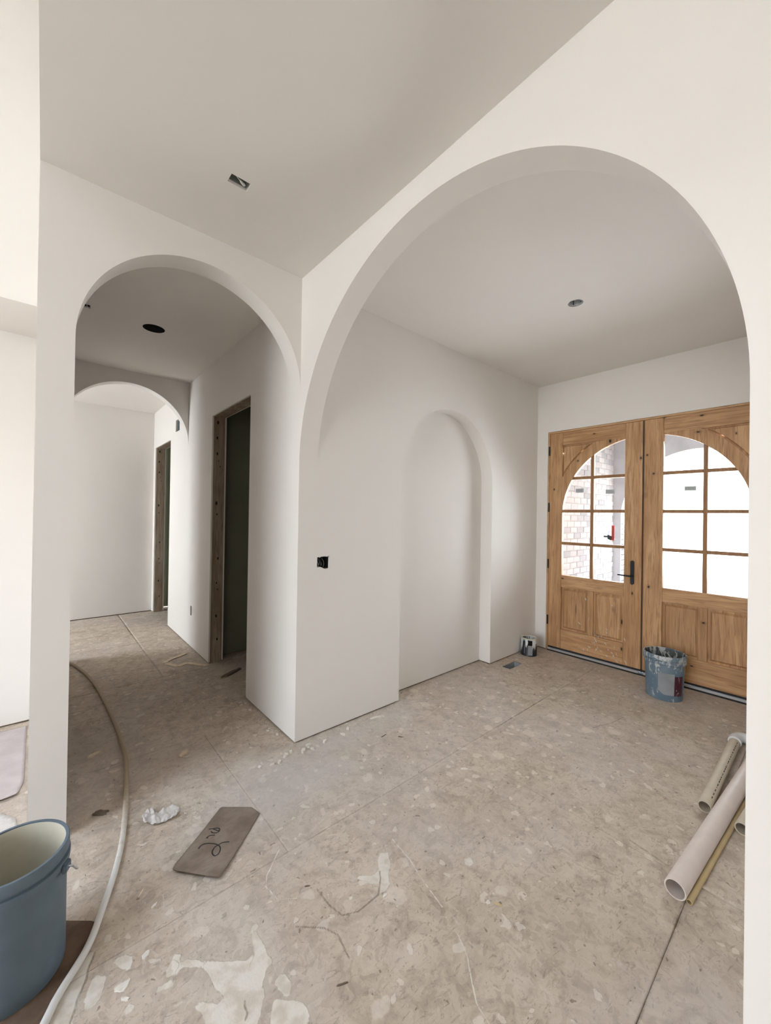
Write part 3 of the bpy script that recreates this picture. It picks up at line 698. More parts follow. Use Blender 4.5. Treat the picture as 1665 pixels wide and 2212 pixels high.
# porch front with brick arch
RA, YC, ZS = 0.97, -1.07, 1.54
lp = [(0.012, -0.03), (YC + RA, -0.03)] + list(arc(YC, ZS, RA, 0, 180, 60)) + [(YC - RA, -0.03), (-2.5, -0.03), (-2.5, 3.4), (0.012, 3.4)]
bm = bmesh.new(); prism(bm, [lp], YZ, PX, PX + 0.035)
PF = obj('wall_porch_front', bm, M_GREYBOARD); PF['kind'] = 'structure'
lp2 = [(0.012, -0.03), (YC + RA + 0.06, -0.03)] + list(arc(YC, ZS, RA + 0.06, 0, 180, 60)) + [(YC - RA - 0.06, -0.03), (-2.5, -0.03), (-2.5, 3.4), (0.012, 3.4)]
bm = bmesh.new(); prism(bm, [lp2], YZ, PX + 0.036, PX + 0.33); obj('masonry_core', bm, M_MORTAR, PF)
bm = bmesh.new(); box(bm, 0, 0.30, -0.0345, 0.0345, 0, 0.19); bmesh.ops.bevel(bm, geom=bm.edges[:], offset=0.003, segments=1, affect='EDGES')
ame = bpy.data.meshes.new('brick'); bm.to_mesh(ame); bm.free(); ame.materials.append(M_BRICK)
na = 39
for k in range(na):
    t = PI * (k + 0.5) / na
    o = bpy.data.objects.new('brick', ame); COL.objects.link(o); o.parent = PF
    o.location = (PX + 0.036, YC + RA * math.cos(t), ZS + RA * math.sin(t)); o.rotation_euler = (t - PI / 2, 0, 0)
for sgn in (1, -1):
    for r in range(19):
        o = bpy.data.objects.new('brick', ame); COL.objects.link(o); o.parent = PF
        o.location = (PX + 0.036, YC + sgn * RA, -0.03 + 0.04 + r * 0.0815); o.rotation_euler = (-sgn * PI / 2, 0, 0)
boxo('ceiling_porch', (D + 0.17, PX + 0.36, -2.5, 0.3, 2.95, 3.0), M_GREYBOARD)['kind'] = 'structure'
bm = bmesh.new(); bmesh.ops.create_grid(bm, x_segments=2, y_segments=2, size=150); bmesh.ops.translate(bm, verts=bm.verts, vec=(0, 0, -0.27))
obj('ground', bm, M_GRAVEL)['kind'] = 'structure'
TL = ['tall pale tree far beyond the porch, seen through the right door leaf', 'low wide tree far off beside the drive, left of the tall one', 'round tree far beyond the drive, nearest the right door jamb', 'small tree on the horizon between two larger trees', 'distant bushy tree farthest to the left behind the porch arch']
for k, (tx, ty, th_, cr) in enumerate(((80, -16, 5, 2.0), (86, -10, 4, 2.4), (75, -26, 4.5, 2.2), (95, -22, 4, 2.0), (90, 2, 5, 2.6))):
    t = thing('tree', TL[k], 'tree', (tx, ty, -0.27), 0, 'trees on the horizon')
    bm = bmesh.new(); tube(bm, [(0, 0, 0), (0.1, 0, th_ * 0.3), (0, 0.1, th_ * 0.6)], [0.25, 0.2, 0.12], 8); obj('trunk', bm, M_BARK, t)
    bm = bmesh.new(); rr = random.Random(k)
    for j in range(9):
        m_ = Matrix.Translation((rr.uniform(-1, 1) * cr * 0.6, rr.uniform(-1, 1) * cr * 0.6, th_ * rr.uniform(0.45, 0.95)))
        g = bmesh.ops.create_icosphere(bm, subdivisions=3, radius=cr * rr.uniform(0.35, 0.6), matrix=m_)
        for v in g['verts']: v.co += Vector((rr.uniform(-1, 1), rr.uniform(-1, 1), rr.uniform(-1, 1))) * 0.13
    obj('crown', bm, M_LEAF, t)

# ------------------------------------------------------------------ cut-outs and boxes in walls, ceilings, floor
def hollow(name, x0, x1, y0, y1, z0, z1, open_side, mat, parent=None, t=0.002):
    bm = bmesh.new()
    if open_side != '-x': box(bm, x0, x0 + t, y0, y1, z0, z1)
    if open_side != '+x': box(bm, x1 - t, x1, y0, y1, z0, z1)
    if open_side != '-y': box(bm, x0 + t, x1 - t, y0, y0 + t, z0, z1)
    if open_side != '+y': box(bm, x0 + t, x1 - t, y1 - t, y1, z0, z1)
    if open_side != '-z': box(bm, x0 + t, x1 - t, y0 + t, y1 - t, z0, z0 + t)
    if open_side != '+z': box(bm, x0 + t, x1 - t, y0 + t, y1 - t, z1 - t, z1)
    return obj(name, bm, mat, parent)
M_CREAMBOX = simple('grey_box_plastic', (0.30, 0.31, 0.29), 0.5)
t = thing('switch_box', 'black double switch box with loose wires cut into the wall between hall corner and niche', 'electrical box')
hollow('box', 0.150, 0.2445, 0.012, 0.075, 1.139, 1.2175, '-y', M_BOXPL, t)
for pts in ([(0.158, 0.05, 1.215), (0.160, 0.02, 1.19), (0.168, 0.016, 1.165), (0.170, 0.03, 1.142)], [(0.176, 0.05, 1.215), (0.178, 0.018, 1.19), (0.170, 0.02, 1.16), (0.168, 0.04, 1.142)],
            [(0.206, 0.05, 1.216), (0.207, 0.016, 1.19), (0.212, 0.016, 1.165), (0.214, 0.035, 1.141)]):
    bm = bmesh.new(); tube(bm, catmull(pts, 6), 0.0018, 8); smooth(obj('wire', bm, simple('wire_grey', (0.25, 0.26, 0.24), 0.5), t), 60)
bm = bmesh.new(); tube(bm, catmull([(0.194, 0.06, 1.215), (0.193, 0.03, 1.19), (0.192, 0.022, 1.168)], 5), 0.0016, 8); tube(bm, [(0.192, 0.022, 1.180), (0.191, 0.018, 1.160)], [0.004, 0.0045], 10)
obj('wire_nut', bm, simple('nut_grey', (0.12, 0.12, 0.115), 0.5), t)
t = thing('outlet_box', 'narrow dark outlet slot low on the hall wall between the two rough doorways', 'electrical box')
hollow('box', 0.012, 0.07, 2.406, 2.454, 0.356, 0.461, '-x', simple('blue_grey_box', (0.10, 0.11, 0.14), 0.5), t)
t = thing('duct_opening', 'dark square duct opening high on the hall wall beyond the far arch', 'vent')
hollow('duct_liner', 0.014, 0.135, 3.061, 3.249, 2.541, 2.689, '-x', M_GALV, t)
t = thing('ceiling_box', 'rectangular junction box in the main ceiling with a taped cable end', 'electrical box')
hollow('box', -0.638, -0.553, -0.498, -0.449, HM + 0.012, HM + 0.06, '-z', M_CREAMBOX, t)
bm = bmesh.new(); tube(bm, catmull([(-0.634, -0.494, HM + 0.05), (-0.615, -0.486, HM + 0.016), (-0.595, -0.480, HM + 0.008), (-0.575, -0.470, HM + 0.010)], 6), 0.0022, 8); smooth(obj('cable', bm, M_WIRE, t), 60)
bm = bmesh.new(); tube(bm, [(-0.598, -0.482, HM + 0.009), (-0.588, -0.477, HM + 0.007), (-0.572, -0.467, HM + 0.008), (-0.564, -0.460, HM + 0.014)], [0.003, 0.0065, 0.007, 0.003], 10); smooth(obj('cable_end', bm, M_WIRE, t), 60)
def ceiling_can(name, label, cx, cy, z, r, mat, ribs):
    t = thing(name, label, 'ceiling light', (cx, cy, z))
    bm = bmesh.new(); prof = [(r - 0.001, 0.001)]
    n = 10
    for k in range(n * 2 + 1): prof.append((r - 0.001 - (0.003 if (k % 2 and ribs) else 0.0) - (0.010 * k / (2 * n) if ribs else 0), 0.004 + 0.09 * k / (2 * n)))
    prof.append((0, 0.0945)); prof += [(0, 0.097), (r - 0.0004, 0.097), (r - 0.0004, 0.001)]
    lathe(bm, prof, 40); bmesh.ops.recalc_face_normals(bm, faces=bm.faces[:]); smooth(obj('housing', bm, mat, t), 35)
    return t
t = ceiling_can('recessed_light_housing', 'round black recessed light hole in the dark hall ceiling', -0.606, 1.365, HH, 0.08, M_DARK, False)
t = ceiling_can('recessed_light_housing', 'small ribbed metal recessed light housing in the entry ceiling', 1.575, -1.097, HF, 0.05, M_GALV, True)
for k in range(8):
    a_ = 2 * PI * k / 8; boxo('spring_clip', (0.036 * math.cos(a_) - 0.004, 0.036 * math.cos(a_) + 0.004, 0.036 * math.sin(a_) - 0.001, 0.036 * math.sin(a_) + 0.001, 0.006, 0.05), M_DARK if k % 2 else M_GALV, t)
t = thing('smoke_detector_box', 'small dark wiring box at the left edge of the hall ceiling', 'electrical box')
hollow('box', -1.083, -1.032, 1.272, 1.328, HH + 0.01, HH + 0.06, '-z', M_BOXPL, t)
bm = bmesh.new(); tube(bm, catmull([(-1.06, 1.30, HH + 0.055), (-1.05, 1.29, HH + 0.0), (-1.045, 1.31, HH - 0.006), (-1.055, 1.315, HH + 0.03)], 6), 0.0025, 8); obj('wire', bm, M_WIRE, t)
t = thing('floor_duct', 'rectangular metal floor duct opening beside the paint can', 'vent', (0, 0, 0))
hollow('duct_liner', VH[0] + 0.001, VH[1] - 0.001, VH[2] + 0.001, VH[3] - 0.001, -0.42, -0.0015, '+z', simple('duct_sheet_metal', (0.34, 0.36, 0.38), 0.6, 0.2), t)
boxo('duct_shade_plate', (VH[0] + 0.004, VH[1] - 0.004, VH[2] + 0.004, VH[3] - 0.004, -0.30, -0.29), M_DARK, t)  # black plate stands in for the shade deep in the duct

# ------------------------------------------------------------------ buckets and paint can
def plastic(name, col, splat=0.0, seed=0.0):
    t = NT(name, 0.5, spec=0.35); c = t.coord('Object')
    n = t.noise(c, 9, 3); base = t.mix(t.step(n, 0.35, 0.65), tuple(x * 0.9 for x in col), col)
    if splat:
        c2 = t.coord('Object', (1, 1, 0.45)); m = t.noise(c2, 26, 5, 0.65, 0.8)
        m2 = t.noise(c2, 90, 3, 0.6)
        z = t.node('SeparateXYZ'); t.link(c, z.inputs[0]); hi = t.step(z.outputs[2], 0.26, 0.33)
        thr = t.math('ADD', m, t.math('MULTIPLY', hi, 0.13)); thr = t.math('ADD', thr, t.math('MULTIPLY', m2, 0.12))
        k = t.step(thr, splat, splat + 0.06)
        base = t.mix(t.math('MULTIPLY', k, 0.85), base, srgb(206, 206, 204))
        haze = t.math('MULTIPLY', t.step(t.noise(c, 6, 3), 0.4, 0.7), 0.3); base = t.mix(haze, base, srgb(150, 156, 160))
        t.bump(k, 0.4, 0.002)
    t.color(base); return t.m
M_BBLUE = plastic('blue_grey_plastic', srgb(100, 113, 123))
M_BIN = plastic('cream_plastic', srgb(206, 200, 182))
M_DBLUE = plastic('splattered_plastic', srgb(106, 126, 142), 0.645)
def ring_profile(ro, z0, z1, ri):
    return [(ri, z0), (ro, z0 + 0.002), (ro, z1 - 0.002), (ri, z1)]
def bucket(name, label, loc, h, rb, rt_, mo, mi_, rotz=0, lug=True):
    t = thing(name, label, 'bucket', loc, rotz)
    R_ = lambda z: rb + (rt_ - rb) * z / h
    bm = bmesh.new()
    prof = [(0, 0.006), (rb - 0.012, 0.006), (rb - 0.008, 0.0), (rb - 0.002, 0.0), (rb, 0.004)] + [(R_(h * k / 8), h * k / 8) for k in range(1, 9)] + [(R_(h) - 0.001, h + 0.002), (R_(h) - 0.004, h)]
    nO = len(prof)
    prof += [(R_(h * k / 8) - 0.004, h * k / 8) for k in range(7, 0, -1)] + [(rb - 0.004, 0.012), (0, 0.012)]
    lathe(bm, prof, 72, mi=[0] * (nO - 1) + [1] * 40)
    bmesh.ops.recalc_face_normals(bm, faces=bm.faces[:]); o = obj('body', bm, [mo, mi_], t); smooth(o, 40)
    bm = bmesh.new()
    c = R_(h) + 0.0005
    pr = [(c - 0.004, h + 0.004), (c + 0.004, h + 0.0045), (c + 0.0065, h), (c + 0.0065, h - 0.030), (c + 0.001, h - 0.034), (c - 0.0005, h - 0.034), (c - 0.0005, h + 0.002)]
    lathe(bm, pr + [pr[0]], 72); bmesh.ops.recalc_face_normals(bm, faces=bm.faces[:]); smooth(obj('rim_band', bm, mo, t), 40)
    bm = bmesh.new(); c = R_(h - 0.075) + 0.0003
    pr = [(c, h - 0.042), (c + 0.0095, h - 0.043), (c + 0.0085, h - 0.064), (c, h - 0.070)]
    lathe(bm, pr + [pr[0]], 72); bmesh.ops.recalc_face_normals(bm, faces=bm.faces[:]); smooth(obj('lower_band', bm, mo, t), 40)
    if lug:
        for sg in (1, -1):
            bm = bmesh.new(); rr = R_(h - 0.07); v = box(bm, rr + 0.006, rr + 0.020, -0.018, 0.018, h - 0.082, h - 0.052)
            bmesh.ops.bevel(bm, geom=bm.edges[:], offset=0.004, segments=2, affect='EDGES')
            if sg < 0: bmesh.ops.rotate(bm, verts=bm.verts, cent=(0, 0, 0), matrix=Matrix.Rotation(PI, 3, 'Z'))
            obj('handle_lug', bm, mo, t)
        # wire bail hanging down behind
        rr = R_(h - 0.07) + 0.024; pts = [(rr - 0.006, 0, h - 0.067), (rr + 0.002, 0.004, h - 0.070)]
        for k in range(0, 19):
            a_ = PI * k / 18; pts.append(((rr + 0.004) * math.cos(a_), 0.006 + (rr + 0.02) * math.sin(a_) * 0.82 + 0.018 * math.sin(a_), h - 0.072 - 0.125 * math.sin(a_) ** 0.7))
        pts += [(-rr - 0.002, 0.004, h - 0.070), (-rr + 0.006, 0, h - 0.067)]
        bm = bmesh.new(); tube(bm, pts, 0.0021, 8); smooth(obj('wire_handle', bm, M_GALV, t), 60)
    return t
bucket('bucket', 'large clean blue-grey bucket with cream inside, cut by the left edge of the photo', (-1.330, -0.588, 0.002), 0.395, 0.139, 0.1385, M_BBLUE, M_BIN, R(-28))
M_DARKIN = plastic('grimy_plastic', srgb(74, 78, 74), 0.70)
bk = bucket('bucket', 'plaster-splattered blue-grey bucket with torn label in front of the wooden doors', (2.785, -1.363, 0.0), 0.37, 0.130, 0.1475, M_DBLUE, M_DARKIN, 0, False)
def patch(name, rb, rt_, h, az0, az1, z0, z1, mat, parent, cutcorner=0.0, n=14, off=0.0008):
    bm = bmesh.new(); rows = []
    for j in range(7):
        row = []
        for i in range(n + 1):
            f = i / n; zb_ = z0 + cutcorner * max(0, 1 - f * 2.6) ** 1.2
            z = zb_ + (z1 - zb_) * j / 6; rr = rb + (rt_ - rb) * z / h + off; a_ = R(az0 + (az1 - az0) * f)
            row.append(bm.verts.new((rr * math.cos(a_), rr * math.sin(a_), z)))
        rows.append(row)
    for A, B in zip(rows, rows[1:]):
        for i in range(n): bm.faces.new((A[i], A[i + 1], B[i + 1], B[i]))
    g = bmesh.ops.solidify(bm, geom=bm.faces[:], thickness=-0.0007)
    bmesh.ops.recalc_face_normals(bm, faces=bm.faces[:]); return smooth(obj(name, bm, mat, parent), 40)
M_LABG = plastic('grey_label', srgb(208, 210, 214), 0.78); M_LABM = plastic('maroon_label', srgb(112, 62, 74), 0.60)
AZ = 193.5          # azimuth facing the photographer
patch('label', 0.130, 0.1475, 0.37, AZ - 18, AZ + 30, 0.055, 0.235, M_LABG, bk, 0.03)['label'] = 'pale grey torn label'
patch('label', 0.130, 0.1475, 0.37, AZ + 31, AZ + 62, 0.05, 0.215, M_LABM, bk)['label'] = 'maroon printed label'
def can_paint():
    t = NT('dripped_white_paint', 0.4); c = t.coord('Object'); sp = t.node('SeparateXYZ'); t.link(c, sp.inputs[0])
    c2 = t.coord('Object', (1, 1, 0.06)); n = t.noise(c2, 75, 2, 0.5); n2 = t.noise(t.coord('Object', (1, 1, 0.4)), 30, 3)
    z = t.math('SUBTRACT', sp.outputs[2], t.math('MULTIPLY', t.math('SUBTRACT', 0.62, n), 0.62)); z = t.math('SUBTRACT', z, t.math('MULTIPLY', n2, 0.1))
    k = t.step(z, -0.015, 0.0)
    t.color(t.mix(k, (0.012, 0.014, 0.018), srgb(224, 226, 226))); return t.m
pc = thing('paint_can', 'open paint can with white drips over its black side, in the corner by the doors', 'paint can', (2.815, -0.0955, 0))
bm = bmesh.new(); r_, h_ = 0.083, 0.186
lathe(bm, [(0, 0.004), (r_ - 0.004, 0.004), (r_ - 0.002, 0.0), (r_ + 0.001, 0.0), (r_ + 0.001, 0.005), (r_, 0.007), (r_, h_ - 0.006)] + [(r_ - 0.002, h_ - 0.006), (r_ - 0.002, 0.10), (0, 0.10)], 56)
bmesh.ops.recalc_face_normals(bm, faces=bm.faces[:]); smooth(obj('body', bm, can_paint(), pc), 40)
bm = bmesh.new(); pr = [(r_ - 0.018, h_ - 0.004), (r_ - 0.018, h_ + 0.001), (r_ - 0.012, h_ - 0.003), (r_ - 0.006, h_ + 0.002), (r_ + 0.002, h_ + 0.002), (r_ + 0.002, h_ - 0.008), (r_ - 0.001, h_ - 0.009)]
lathe(bm, pr + [pr[0]], 56); bmesh.ops.recalc_face_normals(bm, faces=bm.faces[:]); smooth(obj('rim', bm, simple('painted_rim', srgb(214, 208, 192), 0.5), pc), 40)
patch('label', r_, r_, h_, AZ + 10, AZ + 40, 0.118, 0.172, M_BLACK, pc, off=0.0004)['label'] = 'black top of the label'
patch('label', r_, r_, h_, AZ + 10, AZ + 42, 0.012, 0.117, M_LABG, pc, off=0.0004)['label'] = 'grey lower label'
bm = bmesh.new(); g = bmesh.ops.create_cone(bm, segments=16, radius1=0.008, radius2=0.006, depth=0.006, cap_ends=True, matrix=Matrix.Translation((math.cos(R(AZ + 75)) * (r_ + 0.003), math.sin(R(AZ + 75)) * (r_ + 0.003), 0.145)) @ Matrix.Rotation(R(AZ + 75), 4, 'Z') @ Matrix.Rotation(PI / 2, 4, 'Y'))
obj('handle_ear', bm, M_GALV, pc)

# ------------------------------------------------------------------ pipes
M_PVCG = simple('grey_pvc', srgb(198, 185, 164), 0.45, var=0.05, scale=12); M_PVCW = simple('white_pvc', srgb(216, 202, 192), 0.45, var=0.03, scale=12)
M_PVCT = simple('tan_pipe', srgb(196, 172, 128), 0.45, var=0.06, scale=14); M_PRINT = simple('print_ink', srgb(80, 76, 70), 0.7)
def pipe(name, p0, p1, ro, ri, mat, parent=None):
    P0, P1 = Vector(p0), Vector(p1); L = (P1 - P0).length
    bm = bmesh.new(); lathe(bm, [(ri, 0), (ro - 0.0008, 0), (ro, 0.001), (ro, L), (ri, L), (ri, 0)], 36)
    bmesh.ops.recalc_face_normals(bm, faces=bm.faces[:])
    rot = (P1 - P0).to_track_quat('Z', 'Y').to_matrix().to_4x4(); bmesh.ops.transform(bm, verts=bm.verts, matrix=Matrix.Translation(P0) @ rot)
    return smooth(obj(name, bm, mat, parent), 40)
t = thing('drain_pipe', 'grey plastic pipe with a white elbow at its far end, printed line along it', 'pipe')
pipe('tube', (1.335, -1.893, 0.0305), (2.27, -1.893, 0.0305), 0.030, 0.0245, M_PVCG, t)
bm = bmesh.new(); el = catmull([(2.235, -1.893, 0.0365), (2.29, -1.893, 0.0365), (2.335, -1.91, 0.0365), (2.352, -1.955, 0.0365), (2.352, -2.01, 0.0365)], 6)
tube(bm, el, [0.0355] * 7 + [0.033] * (len(el) - 14) + [0.0355] * 7, 32); smooth(obj('elbow', bm, simple('elbow_white', srgb(222, 222, 222), 0.35), t), 50)
bm = bmesh.new(); rr = random.Random(5); x = 1.40
while x < 2.2:
    l = rr.uniform(0.008, 0.03); a_ = R(128); cy_, cz_ = -1.893 + 0.0301 * math.cos(a_), 0.0305 + 0.0301 * math.sin(a_)
    w2_ = 0.0025; dy, dz_ = -math.sin(a_) * w2_, math.cos(a_) * w2_
    v = [bm.verts.new(c) for c in ((x, cy_ - dy, cz_ - dz_), (x + l, cy_ - dy, cz_ - dz_), (x + l, cy_ + dy, cz_ + dz_), (x, cy_ + dy, cz_ + dz_))]; bm.faces.new(v)
    x += l + rr.uniform(0.004, 0.02)
tag(obj('printed_line', bm, M_PRINT, t), kind='stuff')
PB = lambda x: -1.920 - 0.0649 * (x - 0.655)
tag(pipe('drain_pipe', (0.655, PB(0.655), 0.0381), (2.22, PB(2.22), 0.0381), 0.038, 0.0325, M_PVCW), 'thickest and longest pinkish-white plastic pipe on the floor by the right jamb', 'pipe')
tag(pipe('thin_pipe', (0.668, PB(0.668) - 0.0425, 0.0106), (2.10, PB(2.10) - 0.0425, 0.0106), 0.0105, 0.0075, M_PVCT), 'thin tan tube lying along the thickest white pipe', 'pipe')
tag(pipe('drain_pipe', (1.29, -2.044, 0.0301), (2.15, -2.118, 0.0301), 0.030, 0.0245, M_PVCG), 'pipe mostly hidden behind the right arch jamb, only its open end showing', 'pipe')

# ------------------------------------------------------------------ hose
M_HOSE = plastic('dusty_hose', srgb(184, 172, 154), 0.0)
hp = [(-2.3, 3.95, 0.0142), (-1.75, 3.6, 0.0142), (-1.25, 3.08, 0.0142), (-1.045, 2.60, 0.0142), (-0.92, 1.96, 0.0142), (-0.872, 1.16, 0.0142), (-0.866, 0.58, 0.0142), (-0.905, 0.22, 0.0142), (-0.965, -0.145, 0.0142), (-1.018, -0.352, 0.0142), (-1.082, -0.53, 0.0142), (-1.135, -0.655, 0.0142), (-1.212, -0.762, 0.0142), (-1.250, -0.83, 0.0142), (-1.42, -1.15, 0.0142), (-1.75, -1.5, 0.0142)]
def hose_mat():
    t = NT('plaster_dusted_hose', 0.65); c = t.coord('Object'); n = t.noise(c, 40, 4)
    sp = t.node('SeparateXYZ'); t.link(c, sp.inputs[0]); k = t.math('ADD', t.math('MULTIPLY', n, 0.6), t.math('MULTIPLY', sp.outputs[1], -0.9))
    t.color(t.mix(t.step(k, 0.1, 0.7), srgb(170, 152, 126), srgb(214, 210, 204))); t.bump(n, 0.3, 0.001); return t.m
bm = bmesh.new(); tube(bm, catmull(hp, 10), 0.0115, 14); tag(smooth(obj('hose', bm, hose_mat()), 60), 'long dusty off-white hose curving from the hall floor past the bucket', 'hose')

# ------------------------------------------------------------------ sheets, board, paper, tape, chips
def sheet(name, poly, zf, mat, res=0.006, thick=0.0012, parent=None, sub=True):
    xs = [p[0] for p in poly]; ys = [p[1] for p in poly]
    nx = int((max(xs) - min(xs)) / res) + 2; ny = int((max(ys) - min(ys)) / res) + 2
    gx = min(xs) - res / 2 + res * np.arange(nx + 1); gy = min(ys) - res / 2 + res * np.arange(ny + 1)
    CX_, CY_ = np.meshgrid((gx[:-1] + gx[1:]) / 2, (gy[:-1] + gy[1:]) / 2); ins = inside(CX_, CY_, poly)
    bm = bmesh.new(); V = {}
    # border vertices are pulled onto the outline so the edge is clean
    def snap(x, y):
        best = None
        for i in range(len(poly)):
            ax, ay = poly[i]; bx, by = poly[(i + 1) % len(poly)]; dx, dy = bx - ax, by - ay
            t_ = max(0, min(1, ((x - ax) * dx + (y - ay) * dy) / (dx * dx + dy * dy + 1e-12))); qx, qy = ax + t_ * dx, ay + t_ * dy
            d = (x - qx) ** 2 + (y - qy) ** 2
            if best is None or d < best[0]: best = (d, qx, qy)
        return best[1], best[2]
    def vert(i, j):
        if (i, j) not in V:
            x, y = float(gx[i]), float(gy[j]); full = all(0 <= jj < ny and 0 <= ii < nx and ins[jj, ii] for ii in (i - 1, i) for jj in (j - 1, j))
            if not full: x, y = snap(x, y)
            V[(i, j)] = bm.verts.new((x, y, zf(x, y)))
        return V[(i, j)]
    for j in range(ny):
        for i in range(nx):
            if ins[j, i]: bm.faces.new((vert(i, j), vert(i + 1, j), vert(i + 1, j + 1), vert(i, j + 1)))
    o = obj(name, bm, mat, parent); m = o.modifiers.new('thickness', 'SOLIDIFY'); m.thickness = thick; m.offset = 1
    smooth(o, 60); return o
def vn(x, y, f, s=0.0):
    from mathutils import noise as _n
    return _n.noise(Vector((x * f, y * f, s)))
# offcut board with hand writing
PLK = [(-0.842, -0.519), (-0.8275, -0.497), (-0.562, -0.271), (-0.442, -0.371), (-0.426, -0.436), (-0.703, -0.681)]
ux, uy = 0.75, 0.66
def plz(x, y):
    s = (x + 0.77) * ux + (y + 0.60) * uy      # along the board from its near end
    return 0.002 + 0.013 * max(0, 1 - s / 0.25) ** 1.5
M_PLK = NT('grey_brown_hardboard', 0.8); c = M_PLK.coord('Object', (1, 1, 1), (0, 0, -0.72)); mp = M_PLK.coord('Object', (4, 26, 1), (0, 0, -0.72))
cc = M_PLK.mix(M_PLK.step(M_PLK.noise(c, 8, 4), 0.35, 0.65), srgb(122, 106, 92), srgb(146, 131, 116)); cc = M_PLK.mix(M_PLK.math('MULTIPLY', M_PLK.step(M_PLK.noise(mp, 6, 4), 0.5, 0.7), 0.35), cc, srgb(98, 82, 68))
M_PLK.color(cc)
t = thing('board_offcut', 'grey-brown board offcut with clipped corner and black scrawled writing', 'board')
sheet('board', PLK, plz, M_PLK.m, 0.01, 0.005, t)
ink = simple('marker_ink', (0.018, 0.018, 0.02), 0.6)
for st in [[(-0.726, -0.473), (-0.716, -0.463), (-0.701, -0.459), (-0.681, -0.469), (-0.663, -0.487), (-0.652, -0.506), (-0.649, -0.524), (-0.655, -0.542), (-0.668, -0.557), (-0.683, -0.558), (-0.687, -0.541), (-0.682, -0.524), (-0.667, -0.509), (-0.649, -0.506), (-0.631, -0.504), (-0.606, -0.519)], [(-0.672, -0.434), (-0.679, -0.430), (-0.670, -0.425), (-0.659, -0.426), (-0.644, -0.436)], [(-0.654, -0.381), (-0.639, -0.39), (-0.616, -0.405), (-0.62, -0.424), (-0.632, -0.427), (-0.647, -0.417), (-0.65, -0.402)], [(-0.638, -0.394), (-0.622, -0.423)]]:
    bm = bmesh.new(); tube(bm, catmull([(x, y, plz(x, y) + 0.0053) for x, y in st], 5), 0.0027, 8, flat=0.25); obj('pen_stroke', bm, ink, t)
# crumpled white paper
PPR = [(-0.882, -0.09), (-0.856, -0.055), (-0.827, -0.063), (-0.83, -0.1), (-0.807, -0.118), (-0.779, -0.116), (-0.749, -0.114), (-0.725, -0.131), (-0.727, -0.157), (-0.747, -0.197), (-0.766, -0.207), (-0.81, -0.197), (-0.847, -0.189), (-0.861, -0.163), (-0.881, -0.159), (-0.886, -0.147), (-0.879, -0.106)]
tag(sheet('crumpled_paper', PPR, lambda x, y: 0.002 + 0.030 * abs(vn(x, y, 22)) + 0.014 * abs(vn(x * 1.0, y * 0.4, 70, 3)), M_PAPER, 0.004, 0.0006), 'crumpled white scrap of paper on the floor left of the marked board', 'paper')
# brown board under the big bucket
BRN = [(-1.105, -0.548), (-1.45, -0.253), (-1.78, -0.60), (-1.52, -0.98), (-1.30, -0.90), (-1.24, -0.80), (-1.16, -0.68)]
tag(sheet('brown_board', BRN, lambda x, y: 0.0006, M_BROWNPAPER, 0.02, 0.0012), 'dark brown board lying under the large bucket', 'board')
# floor protection sheets in the nook, far left
NKS = [(-1.33, 0.66), (-1.335, 0.60), (-1.356, 0.50), (-1.40, 0.485), (-1.45, 0.49), (-1.7, 0.42), (-2.2, 0.44), (-2.3, 1.36), (-1.7, 1.40), (-1.335, 1.38)]
tag(sheet('floor_paper', NKS, lambda x, y: 0.002 + 0.045 * max(0, 1 - (y - 0.42) / 0.16) ** 2 + 0.004 * abs(vn(x, y, 9)), M_PINKPAPER, 0.015, 0.001), 'pinkish-grey protective sheet with a curled front edge behind the left wall end', 'paper')
NK2 = [(-1.352, 0.30), (-1.342, 0.20), (-1.42, 0.02), (-1.9, 0.0), (-1.95, 0.40), (-1.43, 0.415)]
tag(sheet('floor_paper', NK2, lambda x, y: 0.002 + 0.003 * abs(vn(x, y, 12)), M_PAPER, 0.015, 0.001), 'flat pale sheet on the floor behind the rim of the large bucket', 'paper')
# strip of drywall tape by the rough doorway
def ribbon(name, pts, w_, mat, z=0.004, lift=0.006):
    P = catmull([(a_, b_, 0) for a_, b_ in pts], 4); bm = bmesh.new(); L_ = []
    for i, c_ in enumerate(P):
        t_ = (P[min(i + 1, len(P) - 1)] - P[max(i - 1, 0)]).normalized(); n_ = Vector((-t_.y, t_.x, 0)); zz = z + lift * abs(vn(c_.x, c_.y, 14, 5))
        L_.append([bm.verts.new((*(c_ + n_ * w_ / 2).xy, zz + 0.004 * abs(vn(c_.x, c_.y, 22, 1)))), bm.verts.new((*(c_ - n_ * w_ / 2).xy, z))])
    for A, B in zip(L_, L_[1:]): bm.faces.new((A[0], A[1], B[1], B[0]))
    o = obj(name, bm, mat); m = o.modifiers.new('thickness', 'SOLIDIFY'); m.thickness = 0.0008; return o
M_TAPE = simple('tan_tape', srgb(222, 204, 176), 0.8, var=0.05)
t = thing('tape_strip', 'twisted tan strip of joint tape on the floor before the first rough doorway', 'tape')
for pts in ([(-0.09, 2.242), (-0.2, 2.18), (-0.294, 2.123), (-0.33, 2.072)], [(-0.33, 2.06), (-0.29, 1.98), (-0.249, 1.898)], [(-0.249, 1.898), (-0.20, 1.925), (-0.153, 1.946)], [(-0.15, 1.94), (-0.09, 1.83), (-0.03, 1.755)]):
    ribbon('tape', pts, 0.045, M_TAPE).parent = t
